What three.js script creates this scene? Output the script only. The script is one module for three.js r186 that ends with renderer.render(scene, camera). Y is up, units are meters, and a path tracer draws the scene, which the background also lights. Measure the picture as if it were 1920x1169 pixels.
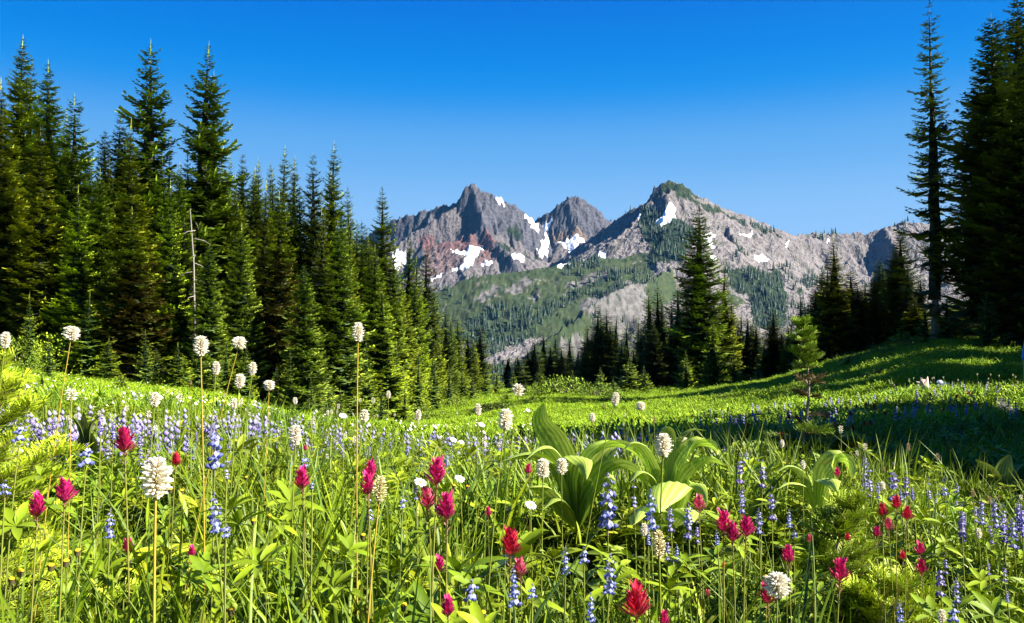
import * as THREE from 'three';
import { mergeGeometries } from 'three/addons/utils/BufferGeometryUtils.js';
import { MarchingCubes } from 'three/addons/objects/MarchingCubes.js';
import { createNoise2D, createNoise3D } from 'simplex-noise';

// ---------------------------------------------------------------- camera, sky, sun, air, exposure
const scene = new THREE.Scene();
const PW = 1920, PH = 1169, F = 1663, EYE = 0.65, HORIZON = 640;       // the photograph's size, its focal length in pixels, eye height
const PITCH = Math.atan((HORIZON - PH / 2) / F);
const camera = new THREE.PerspectiveCamera(2 * Math.atan(PH / 2 / F) * 180 / Math.PI, PW / PH, 0.05, 12000);
camera.position.set(0, EYE, 0);
camera.rotation.x = PITCH;
scene.add(camera);
const EXPOSURE = 4.4;
const renderer = new THREE.WebGLRenderer({ antialias: true });
renderer.toneMapping = THREE.LinearToneMapping;
renderer.toneMappingExposure = EXPOSURE;
renderer.shadowMap.enabled = true;

const SUN = new THREE.Vector3(0.79, 0.59, 0.24).normalize();
const sun = new THREE.DirectionalLight(new THREE.Color(1.0, 0.93, 0.80), 5);
sun.position.copy(SUN).multiplyScalar(200); sun.castShadow = true;
Object.assign(sun.shadow.camera, { left: -120, right: 120, top: 120, bottom: -120, near: 1, far: 600 });
sun.shadow.mapSize.set(4096, 4096);
scene.add(sun, sun.target);

{ // clear morning sky: deep blue overhead, pale towards the horizon, a little paler on the sun's side
  const W = 512, H = 256, data = new Float32Array(W * H * 4);
  const stops = [[-90, .10, .12, .10], [-6, .14, .18, .20], [-1, .42, .64, .94], [3, .38, .62, .94], [8, .27, .54, .92], [12.2, .13, .42, .87], [16, .008, .285, .84], [18, .0, .235, .81], [21.5, .0, .17, .74], [40, .0, .105, .52], [90, .0, .06, .36]];
  for (let r = 0; r < H; r++) for (let c = 0; c < W; c++) {
    const up = ((r + .5) / H - .5) * 180, a = ((c + .5) / W - .5) * 2 * Math.PI;
    let i = 0; while (i < stops.length - 2 && up > stops[i + 1][0]) i++;
    const k = THREE.MathUtils.smoothstep(up, stops[i][0], stops[i + 1][0]) * .5 + .5 * THREE.MathUtils.clamp((up - stops[i][0]) / (stops[i + 1][0] - stops[i][0]), 0, 1);
    const cu = Math.cos(up * Math.PI / 180), d = Math.cos(a) * cu * SUN.x + Math.sin(up * Math.PI / 180) * SUN.y + Math.sin(a) * cu * SUN.z;
    const glow = .10 * Math.pow(Math.max(0, d * .5 + .5), 3);
    for (let j = 0; j < 3; j++) {
      const v = stops[i][j + 1] * (1 - k) + stops[i + 1][j + 1] * k;
      data[(r * W + c) * 4 + j] = (v + (up > -2 ? glow * [.15, .35, .4][j] : 0)) / EXPOSURE;
    }
    data[(r * W + c) * 4 + 3] = 1;
  }
  const t = new THREE.DataTexture(data, W, H, THREE.RGBAFormat, THREE.FloatType);
  t.mapping = THREE.EquirectangularReflectionMapping; t.magFilter = THREE.LinearFilter; t.minFilter = THREE.LinearFilter; t.needsUpdate = true;
  scene.background = t; scene.environment = t;
}
scene.fog = new THREE.FogExp2(new THREE.Color(.12, .46, 1.0), 0.000016);

// ---------------------------------------------------------------- helpers
const rng = (s) => () => { s = (s + 0x6d2b79f5) | 0; let t = Math.imul(s ^ (s >>> 15), 1 | s); t = (t + Math.imul(t ^ (t >>> 7), 61 | t)) ^ t; return ((t ^ (t >>> 14)) >>> 0) / 4294967296; };
const R0 = rng(20240601);
const n2 = createNoise2D(rng(7)), n3 = createNoise3D(rng(8));
const { clamp, lerp, smoothstep } = THREE.MathUtils;
const V = (x, y, z) => new THREE.Vector3(x, y, z);
const fbm = (x, y, o = 4) => { let s = 0, a = 1, f = 1, t = 0; for (let i = 0; i < o; i++) { s += a * n2(x * f + i * 17.3, y * f - i * 9.1); t += a; a *= .5; f *= 2.03; } return s / t; };
const ridged = (x, y, o = 4) => { let s = 0, a = 1, f = 1, t = 0; for (let i = 0; i < o; i++) { s += a * (1 - Math.abs(n2(x * f + i * 31.7, y * f + i * 5.3))); t += a; a *= .5; f *= 2.1; } return s / t; };

// the point that a pixel of the photograph shows at a given distance straight ahead
function at(px, py, d) {
  const cx = (px - PW / 2) / F, cy = -(py - PH / 2) / F, c = Math.cos(PITCH), s = Math.sin(PITCH);
  const y = cy * c + s, z = cy * s - c, k = d / -z;
  return V(cx * k, EYE + y * k, -d);
}
const used = {};
function numbered(name) { const n = used[name] = (used[name] ?? -1) + 1; return n ? name + '_' + String(n).padStart(3, '0') : name; }
function tag(o, label, category, group, kind) {
  if (label) o.userData.label = label;
  if (category) o.userData.category = category;
  if (group) o.userData.group = group;
  if (kind) o.userData.kind = kind;
  return o;
}
function thing(name, pos, label, category, group) {
  const o = new THREE.Group(); o.name = numbered(name); o.position.copy(pos); scene.add(o);
  return tag(o, label, category, group);
}
function part(name, geo, mat, parent) { const m = new THREE.Mesh(geo, mat); m.name = name; parent.add(m); return m; }
const usedLabels = new Map();

// collects coloured triangles
class MB {
  constructor() { this.p = []; this.c = []; this.i = []; this.n = 0; }
  v(x, y, z, c) { this.p.push(x, y, z); this.c.push(c[0], c[1], c[2]); return this.n++; }
  vv(a, c) { return this.v(a.x, a.y, a.z, c); }
  t(a, b, c) { this.i.push(a, b, c); }
  q(a, b, c, d) { this.i.push(a, b, c, a, c, d); }
  get tris() { return this.i.length / 3; }
  // a tube through points with radii
  tube(pts, rad, col, sides = 5) {
    let prev = null; const up = V(0, 1, 0), u = V(0, 0, 0), w = V(0, 0, 0), d = V(0, 0, 0);
    for (let k = 0; k < pts.length; k++) {
      d.copy(pts[Math.min(k + 1, pts.length - 1)]).sub(pts[Math.max(k - 1, 0)]).normalize();
      u.crossVectors(d, Math.abs(d.y) > .9 ? V(1, 0, 0) : up).normalize(); w.crossVectors(d, u);
      const r = typeof rad === 'function' ? rad(k / (pts.length - 1)) : rad, c = typeof col === 'function' ? col(k / (pts.length - 1)) : col, ring = [];
      for (let s = 0; s < sides; s++) { const a = s / sides * Math.PI * 2, x = Math.cos(a) * r, y = Math.sin(a) * r; ring.push(this.v(pts[k].x + u.x * x + w.x * y, pts[k].y + u.y * x + w.y * y, pts[k].z + u.z * x + w.z * y, c)); }
      if (prev) for (let s = 0; s < sides; s++) this.q(prev[s], prev[(s + 1) % sides], ring[(s + 1) % sides], ring[s]);
      prev = ring;
    }
    return this;
  }
  // a leaf: ribbon along pts with half-width w(t), folded by f along its middle; side vector given
  leaf(pts, side, w, fold, col) {
    let prev = null; const d = V(0, 0, 0), s = V(0, 0, 0), nn = V(0, 0, 0);
    for (let k = 0; k < pts.length; k++) {
      const t = k / (pts.length - 1), h = w(t), c = typeof col === 'function' ? col(t) : col;
      d.copy(pts[Math.min(k + 1, pts.length - 1)]).sub(pts[Math.max(k - 1, 0)]).normalize();
      s.copy(side).addScaledVector(d, -side.dot(d)).normalize(); nn.crossVectors(s, d);
      const p = pts[k], m = this.vv(p, c);
      if (h < 1e-5) { if (prev) { if (prev.length === 3) { this.t(prev[0], prev[1], m); this.t(prev[1], prev[2], m); } } prev = [m]; continue; }
      const l = this.v(p.x - s.x * h + nn.x * h * fold, p.y - s.y * h + nn.y * h * fold, p.z - s.z * h + nn.z * h * fold, c), r = this.v(p.x + s.x * h + nn.x * h * fold, p.y + s.y * h + nn.y * h * fold, p.z + s.z * h + nn.z * h * fold, c);
      if (prev) { if (prev.length === 1) { this.t(prev[0], m, l); this.t(prev[0], r, m); } else { this.q(prev[0], prev[1], m, l); this.q(prev[1], prev[2], r, m); } }
      prev = [l, m, r];
    }
    return this;
  }
  geo(smooth = true) {
    const g = new THREE.BufferGeometry();
    g.setAttribute('position', new THREE.Float32BufferAttribute(this.p, 3));
    g.setAttribute('color', new THREE.Float32BufferAttribute(this.c, 3));
    g.setIndex(this.i);
    if (smooth) g.computeVertexNormals();
    return g;
  }
}
const mix = (a, b, t) => [a[0] + (b[0] - a[0]) * t, a[1] + (b[1] - a[1]) * t, a[2] + (b[2] - a[2]) * t];
const mul = (a, k) => [a[0] * k, a[1] * k, a[2] * k];
const curve = (pts, n) => new THREE.CatmullRomCurve3(pts).getPoints(n);
const bez = (a, b, c, n) => new THREE.QuadraticBezierCurve3(a, b, c).getPoints(n);

// ---------------------------------------------------------------- materials
function rockTex(height) { // cracks and ledges, 512 px over the width given by the uv
  const N = 512, data = new Uint8Array(N * N * 4), w = (f) => { const c = Math.cos, q = Math.PI * 2 / N; return f; };
  for (let y = 0; y < N; y++) for (let x = 0; x < N; x++) {
    const bl = (fx, fy, o) => { const u = x / N, v = y / N, a = (du, dv) => ridged((u + du) * fx, (v + dv) * fy, o), su = smoothstep(u, .9, 1), sv = smoothstep(v, .9, 1); return lerp(lerp(a(0, 0), a(-1, 0), su), lerp(a(0, -1), a(-1, -1), su), sv); };
    const k = bl(9, 5, 5) * .65 + bl(26, 20, 3) * .35, t = height ? clamp((k - .3) * 1.4, 0, 1) : clamp(.80 + (k - .62) * 1.2, .35, 1);
    const i = (y * N + x) * 4; data[i] = data[i + 1] = data[i + 2] = t * 255; data[i + 3] = 255;
  }
  const t = new THREE.DataTexture(data, N, N); t.wrapS = t.wrapT = THREE.RepeatWrapping; t.magFilter = THREE.LinearFilter; t.needsUpdate = true; return t;
}
const std = (o) => new THREE.MeshPhysicalMaterial({ vertexColors: true, side: THREE.DoubleSide, roughness: .8, specularIntensity: .35, ...o });
const leafy = (t, r) => new THREE.MeshPhysicalMaterial({ vertexColors: true, side: THREE.DoubleSide, roughness: r, transmission: t, thickness: 0, specularIntensity: .4 });
const M = {
  ground: std({ roughness: .95 }), rock: std({ roughness: .92, map: rockTex(false), bumpMap: rockTex(true), bumpScale: 6 }), snow: new THREE.MeshStandardMaterial({ color: new THREE.Color().setRGB(.82, .84, .88), roughness: .6, side: THREE.DoubleSide }),
  hill: std({ roughness: .92, map: rockTex(false) }), needles: std({ roughness: .6 }), bark: std({ roughness: .9 }), grass: leafy(.45, .5), turf: std({ roughness: .6 }), leaf: leafy(.36, .5), broad: leafy(.45, .45), petal: leafy(.4, .6), stem: std({ roughness: .55 }), plain: std({ roughness: .8 }),
};

// ---------------------------------------------------------------- lie of the land
const COLS = [-300, 0, 200, 400, 600, 800, 1000, 1200, 1440, 1600, 1750, 1920, 2300].map((p) => (p - PW / 2) / F);
const ROWS = [0, 2, 4, 6, 8, 15, 25, 40, 65, 100, 150];
const LAND = [
  [0, 0, 0, 0, 0, 0, 0, 0, 0, 0, 0, 0, 0],
  [0, 0, 0, 0, 0, 0, 0, 0, 0, 0, -.05, -.08, -.1],
  [0, 0, 0, -.02, -.05, -.08, -.08, -.08, -.08, -.1, -.12, -.14, -.15],
  [.05, 0, -.05, -.12, -.2, -.27, -.29, -.25, -.2, -.2, -.2, -.2, -.2],
  [.05, -.05, -.12, -.17, -.3, -.45, -.49, -.42, -.33, -.36, -.32, -.3, -.3],
  [0, -.4, -.52, -.6, -.9, -1.05, -1.1, -.95, -.75, -.66, -.45, -.43, -.3],
  [.2, -.6, -.97, -1.2, -1.83, -2.0, -1.95, -1.7, -1.3, -.85, -.65, -.6, -.2],
  [1.0, -.6, -1.4, -1.9, -3.2, -3.5, -2.8, -2.5, -1.9, -.95, 0, 0, .4],
  [2.0, .6, -1.6, -3.0, -5.0, -5.3, -3.9, -3.8, -2.4, -.6, .7, .65, 1.2],
  [5, 3, 0, -3, -7.1, -6.8, -5.1, -5, -4, -1, 1, 1.6, 3],
  [10, 7, 3, -2, -8, -8.8, -7.5, -9, -8, -4, 1, 2, 6],
];
const cub = (a, b, c, d, t) => b + .5 * t * (c - a + t * (2 * a - 5 * b + 4 * c - d + t * (3 * (b - c) + d - a)));
function tableHeight(x, z) {
  const r = Math.hypot(x, z), th = clamp(Math.atan2(x, -z), -.75, .75), front = smoothstep(-z / Math.max(r, 1e-6), -.5, .3);
  const d = r * Math.max(Math.cos(th), .4) * front, u = Math.tan(th);
  let i = 0; while (i < COLS.length - 2 && u > COLS[i + 1]) i++;
  let j = 0; while (j < ROWS.length - 2 && d > ROWS[j + 1]) j++;
  const tu = clamp((u - COLS[i]) / (COLS[i + 1] - COLS[i]), 0, 1), td = clamp((d - ROWS[j]) / (ROWS[j + 1] - ROWS[j]), 0, 1);
  const row = (k) => { const L = LAND[clamp(k, 0, ROWS.length - 1)], g = (m) => L[clamp(m, 0, COLS.length - 1)]; return cub(g(i - 1), g(i), g(i + 1), g(i + 2), tu); };
  return lerp(row(j), row(j + 1), td * .5 + .5 * td * td * (3 - 2 * td));
}

// mountains: crest lines given by what the photograph shows of them and how far they stand
const P3 = (a) => a.map(([x, y, d]) => at(x, y, d));
const RIDGES = [
  { id: 'A', rib: 34, amp: 34, cliff: 1.75, cw: 88, s: .60, pts: P3([[600, 480, 3350], [690, 441, 3320], [735, 413, 3260], [790, 396, 3240], [835, 386, 3220], [862, 373, 3205], [872, 353, 3195], [886, 344, 3195], [905, 354, 3195], [935, 372, 3205], [965, 386, 3230], [1000, 408, 3260], [1012, 420, 3280]]) },
  { id: 'A', rib: 22, amp: 16, cliff: 1.5, cw: 50, s: .68, pts: P3([[886, 344, 3195], [897, 378, 3140], [905, 415, 3060], [925, 452, 2970], [960, 480, 2860]]) },
  { id: 'A', rib: 22, amp: 14, cliff: 1.6, cw: 46, s: .66, pts: P3([[810, 392, 3230], [800, 430, 3150], [790, 462, 3060]]) },
  { id: 'B', rib: 30, amp: 26, cliff: 1.45, cw: 110, s: .55, pts: P3([[1006, 412, 3480], [1030, 398, 3460], [1055, 376, 3450], [1075, 368, 3450], [1095, 375, 3450], [1120, 393, 3460], [1143, 411, 3480], [1165, 425, 3500]]) },
  { id: 'C', rib: 40, amp: 14, cliff: .95, cw: 100, s: .60, pts: P3([[1080, 470, 2800], [1143, 421, 2650], [1180, 396, 2560], [1214, 381, 2490], [1222, 368, 2470], [1231, 350, 2460], [1258, 337, 2450], [1285, 349, 2450], [1310, 369, 2460], [1345, 386, 2470], [1400, 406, 2500], [1450, 426, 2540], [1490, 439, 2570], [1530, 438, 2600], [1580, 436, 2620], [1620, 438, 2620], [1660, 426, 2600], [1700, 416, 2600], [1790, 423, 2600], [1900, 436, 2600], [2200, 400, 2700]]) },
  { id: 'C', rib: 14, amp: 4, cliff: 2.6, cw: 34, s: .62, pts: P3([[1225, 350, 2445], [1236, 341, 2440], [1258, 336, 2436], [1280, 344, 2440], [1296, 356, 2445]]) },
  { id: 'C', rib: 26, amp: 10, cliff: .85, cw: 60, s: .62, pts: P3([[1258, 337, 2450], [1250, 392, 2340], [1236, 440, 2240], [1205, 474, 2170]]) },
  { id: 'C', rib: 30, amp: 14, cliff: .9, cw: 60, s: .58, pts: P3([[1345, 386, 2470], [1372, 440, 2320], [1412, 498, 2150], [1442, 556, 1930], [1465, 640, 1660]]) },
  { id: 'C', rib: 30, amp: 16, cliff: 1.0, cw: 60, s: .58, pts: P3([[1490, 439, 2570], [1478, 490, 2440], [1515, 535, 2300], [1555, 600, 2050]]) },
  { id: 'C', rib: 36, amp: 16, cliff: .9, cw: 60, s: .6, pts: P3([[1660, 426, 2600], [1690, 480, 2430], [1700, 560, 2200]]) },
  { id: 'D', rib: 60, amp: 8, cliff: .42, cw: 140, s: .44, pts: P3([[1205, 474, 2170], [1160, 484, 2140], [1119, 484, 2120], [1037, 500, 2080], [956, 512, 2040], [891, 519, 2000], [810, 550, 1950], [720, 610, 1900], [600, 680, 1850]]) },
  { id: 'D', rib: 24, amp: 14, cliff: 1.1, cw: 55, s: .56, pts: P3([[1236, 450, 2230], [1258, 505, 2040], [1213, 528, 1850], [1170, 537, 1760], [1120, 563, 1660], [1060, 613, 1560], [1000, 655, 1480]]) },
];
for (const r of RIDGES) { r.len = [0]; for (let i = 1; i < r.pts.length; i++) r.len.push(r.len[i - 1] + r.pts[i].distanceTo(r.pts[i - 1])); r.seed = R0() * 1000; r.lo = V(1e9, 0, 1e9); r.hi = V(-1e9, -1e9, -1e9); for (const p of r.pts) { r.lo.min(p); r.hi.max(p); } }
function farLand(x, z) { // [height, id]
  const r = Math.hypot(x, z), th = Math.atan2(x, -z), inView = Math.exp(-Math.pow((th - .12) / .42, 4));
  let best = lerp(-20, -85, smoothstep(r, 200, 1100)) * inView + (1 - inView) * (-10 + r * (th < -.1 ? .02 : .05)) + fbm(x / 700, z / 700, 4) * lerp(6, 60, smoothstep(r, 300, 2500)) + (1 - inView) * Math.max(0, fbm(x / 1600 + 5, z / 1600, 4)) * (th < -.1 ? 120 : 420) * smoothstep(r, 900, 3000);
  best = Math.max(best, smoothstep(r, 3300, 4600) * 150 * inView - 40);
  let id = 'V';
  const wx = x + fbm(x / 60, z / 60, 3) * 9, wz = z + fbm(x / 60 + 40, z / 60, 3) * 9;
  for (const R of RIDGES) {
    const reach = 1100; if (x < R.lo.x - reach || x > R.hi.x + reach || z < R.lo.z - reach || z > R.hi.z + reach) continue;
    let bd = 1e9, bh = 0, bs = 0;
    for (let i = 0; i < R.pts.length - 1; i++) {
      const a = R.pts[i], b = R.pts[i + 1], dx = b.x - a.x, dz = b.z - a.z, t = clamp(((wx - a.x) * dx + (wz - a.z) * dz) / (dx * dx + dz * dz), 0, 1);
      const ex = wx - a.x - dx * t, ez = wz - a.z - dz * t, dd = Math.hypot(ex, ez), hh = a.y + (b.y - a.y) * t;
      const eff = dd * .7 - hh * .0; if (eff < bd) { bd = eff; bh = hh; bs = R.len[i] + (R.len[i + 1] - R.len[i]) * t; R._d = dd; }
    }
    const dist = R._d, cl = Math.min(dist, R.cw), rest = Math.max(0, dist - R.cw);
    let drop = cl * R.cliff + Math.min(rest, 420) * R.s + Math.max(0, rest - 420) * .25;
    const g = ridged(bs / (R.rib * 2.4) + R.seed, dist / 260 + R.seed, 3);
    drop += R.amp * (1.0 - g) * 2.0 * smoothstep(dist, 2, R.cw * .8) * (1 - .75 * smoothstep(dist, R.cw, R.cw + 120));
    drop += n2(bs / 14 + R.seed, 3.1) * 3.0 * Math.exp(-dist / 30) * Math.min(1, R.amp / 14);
    const h = bh - drop;
    if (h > best) { best = h; id = R.id; R._cliff = dist < R.cw; lastCliff = dist < R.cw * 1.15 ? 1 - smoothstep(dist, R.cw * .85, R.cw * 1.15) : 0; }
  }
  if (id !== 'V') best += (ridged(x / 130 + 3, z / 130, 3) - .6) * (id === 'A' || id === 'B' ? 16 : 9) + (ridged(x / 45, z / 45, 4) - .6) * (id === 'A' || id === 'B' ? 17 : id === 'C' ? 10 : 6) + fbm(x / 12, z / 12, 2) * 1.6;
  return [best, id];
}
let lastCliff = 0;
function land(x, z) {
  const r = Math.hypot(x, z); lastCliff = 0;
  if (r > 430) return farLand(x, z)[0];
  let h = tableHeight(x, z);
  h += fbm(x / 9, z / 9, 3) * .16 * smoothstep(r, 5, 30) + fbm(x / 1.3, z / 1.3, 2) * .022 * smoothstep(r, 1, 4);
  if (r < 60) h -= 1.62 * Math.exp(-(((x - 12.1) / 4.5) ** 2 + ((z + 25) / 2.2) ** 2));        // the trail runs in a dip behind the flower bank
  if (r < 40) h -= .36 * Math.exp(-(((x - 8.1) / 1.6) ** 2 + ((z + 13) / 1.8) ** 2));
  if (r > 150) h = lerp(h, farLand(x, z)[0], smoothstep(r, 150, 430));
  return h;
}
const groundAt = (px, d) => { const x = (px - PW / 2) / F * d / Math.cos(PITCH); return V(x, land(x, -d), -d); };
// ---------------------------------------------------------------- meadow sheet
{
  const rings = [0]; for (let r = .25; r < 262; r *= 1.035) rings.push(r);
  const angles = []; for (let a = -Math.PI; a < Math.PI - 1e-6;) { angles.push(a); a += Math.abs(a) < .75 ? .008 : .05; }
  const g = new MB(), A = angles.length;
  const c1 = [.06, .10, .006], c2 = [.10, .145, .009], c3 = [.055, .06, .012];
  rings.forEach((r, k) => angles.forEach((a) => {
    const x = Math.sin(a) * r, z = -Math.cos(a) * r, n = fbm(x / 5 + 3, z / 5, 4), m = fbm(x / 1.1, z / 1.1 + 9, 3);
    let c = mix(c1, c2, clamp(.45 + n * .6 + smoothstep(r, 9, 30) * .3, 0, 1)); c = mix(c, c3, clamp(m * 1.1 - .25, 0, .7));
    g.v(x, land(x, z), z, c);
    if (k) { /* faces below */ }
  }));
  for (let k = 0; k < rings.length - 1; k++) for (let i = 0; i < A; i++) { const j = (i + 1) % A; g.q(k * A + i, k * A + j, (k + 1) * A + j, (k + 1) * A + i); }
  const m = new THREE.Mesh(g.geo(), M.ground); m.name = 'meadow'; scene.add(m); tag(m, 'green alpine meadow sloping from the flower bank to the forest edge', 'meadow', null, 'structure');
}

// ---------------------------------------------------------------- mountains
function castRay(px, py, d0 = 1000, d1 = 4200) {
  const a = at(px, py, 1), dx = a.x, dy = a.y - EYE; let last = d0;
  for (let d = d0; d < d1; d += 8) { if (farLand(dx * d, -d)[0] > EYE + dy * d) { let lo = last, hi = d; for (let k = 0; k < 8; k++) { const m = (lo + hi) / 2; if (farLand(dx * m, -m)[0] > EYE + dy * m) hi = m; else lo = m; } return V(dx * hi, 0, -hi); } last = d; }
  return null;
}
const zone = (pts, d0) => { const w = pts.map(([x, y]) => castRay(x, y, d0)).filter(Boolean); if (w.length < 3) return null; const xs = w.map((p) => p.x), zs = w.map((p) => p.z); return { w, x0: Math.min(...xs), x1: Math.max(...xs), z0: Math.min(...zs), z1: Math.max(...zs) }; };
function inside(Z, x, z) {
  if (x < Z.x0 || x > Z.x1 || z < Z.z0 || z > Z.z1) return false;
  let s = false; const w = Z.w;
  for (let i = 0, j = w.length - 1; i < w.length; j = i++) if ((w[i].z > z) !== (w[j].z > z) && x < (w[j].x - w[i].x) * (z - w[i].z) / (w[j].z - w[i].z) + w[i].x) s = !s;
  return s;
}
const zones = (list) => list.map((p) => zone(p)).filter(Boolean);
const SNOW = zones(([
  [[842, 468], [875, 469], [878, 463], [907, 461], [888, 489], [875, 502], [855, 509], [829, 514], [868, 494], [879, 478], [855, 477]],
  [[803, 527], [828, 513], [823, 520], [810, 529]], [[898, 495], [917, 489], [922, 494], [904, 500]], [[960, 481], [987, 478], [978, 492]],
  [[925, 366], [946, 375], [955, 388], [937, 381]], [[985, 408], [1005, 411], [1034, 408], [1037, 414], [1018, 421], [1008, 436], [995, 421]],
  [[1006, 468], [1021, 448], [1038, 456], [1024, 475]], [[1039, 461], [1063, 450], [1096, 444], [1104, 456], [1067, 467]],
  [[733, 471], [757, 478], [760, 504], [736, 504]], [[1047, 500], [1096, 484], [1072, 497]], [[1112, 482], [1137, 475], [1130, 484]],
  [[1246, 389], [1265, 386], [1268, 397], [1253, 398]], [[1225, 421], [1265, 403], [1267, 411], [1244, 425]], [[1318, 451], [1334, 437], [1344, 444], [1334, 454], [1339, 464], [1323, 462]],
  [[1328, 474], [1347, 486], [1337, 492]], [[1383, 437], [1412, 432], [1410, 441], [1392, 446]], [[1414, 479], [1440, 481], [1442, 492], [1430, 489], [1418, 488]],
  [[1451, 472], [1483, 444], [1476, 458]], [[1190, 408], [1204, 402], [1197, 410]], [[1548, 446], [1558, 452], [1551, 455]],
]).map((p) => { const cx = p.reduce((a, b) => a + b[0], 0) / p.length, cy = p.reduce((a, b) => a + b[1], 0) / p.length; return p.map(([x, y]) => [cx + (x - cx) * 1.04, cy + (y - cy) * 1.04]); }));
const ROCKRED = zones([[[784, 441], [875, 448], [909, 458], [875, 468], [842, 475], [787, 465]], [[903, 450], [935, 452], [925, 474], [905, 490]]]);
const SCREERED = zones([[[796, 474], [836, 464], [877, 489], [826, 518], [796, 520]], [[890, 497], [912, 468], [935, 478], [915, 492]]]);
const TAN = zones([[[1031, 450], [1090, 432], [1104, 446], [1055, 458]]]);
const GREEN = zones([[[928, 452], [960, 464], [940, 472]], [[948, 432], [973, 428], [978, 452], [958, 448]], [[1222, 346], [1272, 339], [1320, 372], [1290, 376], [1272, 368], [1227, 374]], [[1290, 372], [1345, 385], [1420, 412], [1400, 416], [1340, 398]],
  [[1200, 399], [1248, 392], [1303, 423], [1303, 450], [1286, 478], [1272, 492], [1213, 499], [1220, 464], [1200, 437]], [[1361, 512], [1409, 499], [1461, 505], [1478, 560], [1475, 609], [1420, 612], [1402, 554], [1372, 540]]]);
const BARE = zones([[[1082, 594], [1086, 568], [1151, 541], [1187, 529], [1213, 547], [1216, 636], [1176, 652], [1150, 606], [1112, 600]], [[1046, 642], [1112, 618], [1166, 652], [1170, 676], [1060, 686]], [[940, 543], [985, 520], [1010, 524], [960, 552]], [[890, 560], [935, 535], [940, 545], [900, 568]], [[980, 560], [1015, 545], [1012, 560]], [[1055, 537], [1100, 515], [1160, 500], [1140, 520], [1090, 540]], [[895, 590], [925, 575], [922, 583]], [[905, 610], [920, 598], [918, 610]]]);
const FOREST = [
  [zones([[[1200, 399], [1248, 392], [1303, 423], [1303, 450], [1286, 478], [1272, 492], [1213, 499], [1220, 464], [1200, 437]]]), 520],
  [zones([[[1172, 503], [1220, 499], [1229, 526], [1213, 549], [1182, 535]]]), 120],
  [zones([[[1361, 512], [1409, 499], [1461, 505], [1478, 560], [1475, 609], [1420, 612], [1402, 554], [1372, 540]]]), 650],
  [zones([[[1460, 492], [1484, 505], [1475, 530]], [[1382, 455], [1404, 481], [1385, 490]], [[1356, 473], [1377, 485], [1361, 504]], [[1480, 520], [1545, 510], [1560, 545], [1490, 555]]]), 170],
  [zones([[[1320, 369], [1361, 384], [1402, 401], [1461, 427], [1490, 439], [1480, 445], [1440, 436], [1400, 421], [1350, 398]]]), 420],
  [zones([[[1047, 515], [1119, 483], [1125, 499], [1070, 523]], [[1161, 503], [1213, 530], [1103, 556], [1080, 569], [1005, 606], [972, 580], [1010, 570], [1070, 545], [1120, 522]]]), 650],
  [zones([[[875, 600], [940, 567], [1021, 606], [1005, 632], [940, 661], [891, 677], [870, 640]]]), 700],
  [zones([[[810, 546], [907, 510], [922, 520], [826, 570]], [[826, 575], [870, 560], [880, 600], [850, 610]]]), 260],
  [zones([[[940, 495], [972, 482], [972, 505], [950, 513]], [[982, 476], [1015, 476], [992, 498]]]), 90],
  [zones([[[1480, 560], [1560, 548], [1700, 552], [1700, 610], [1500, 620]]]), 420],
];
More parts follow.
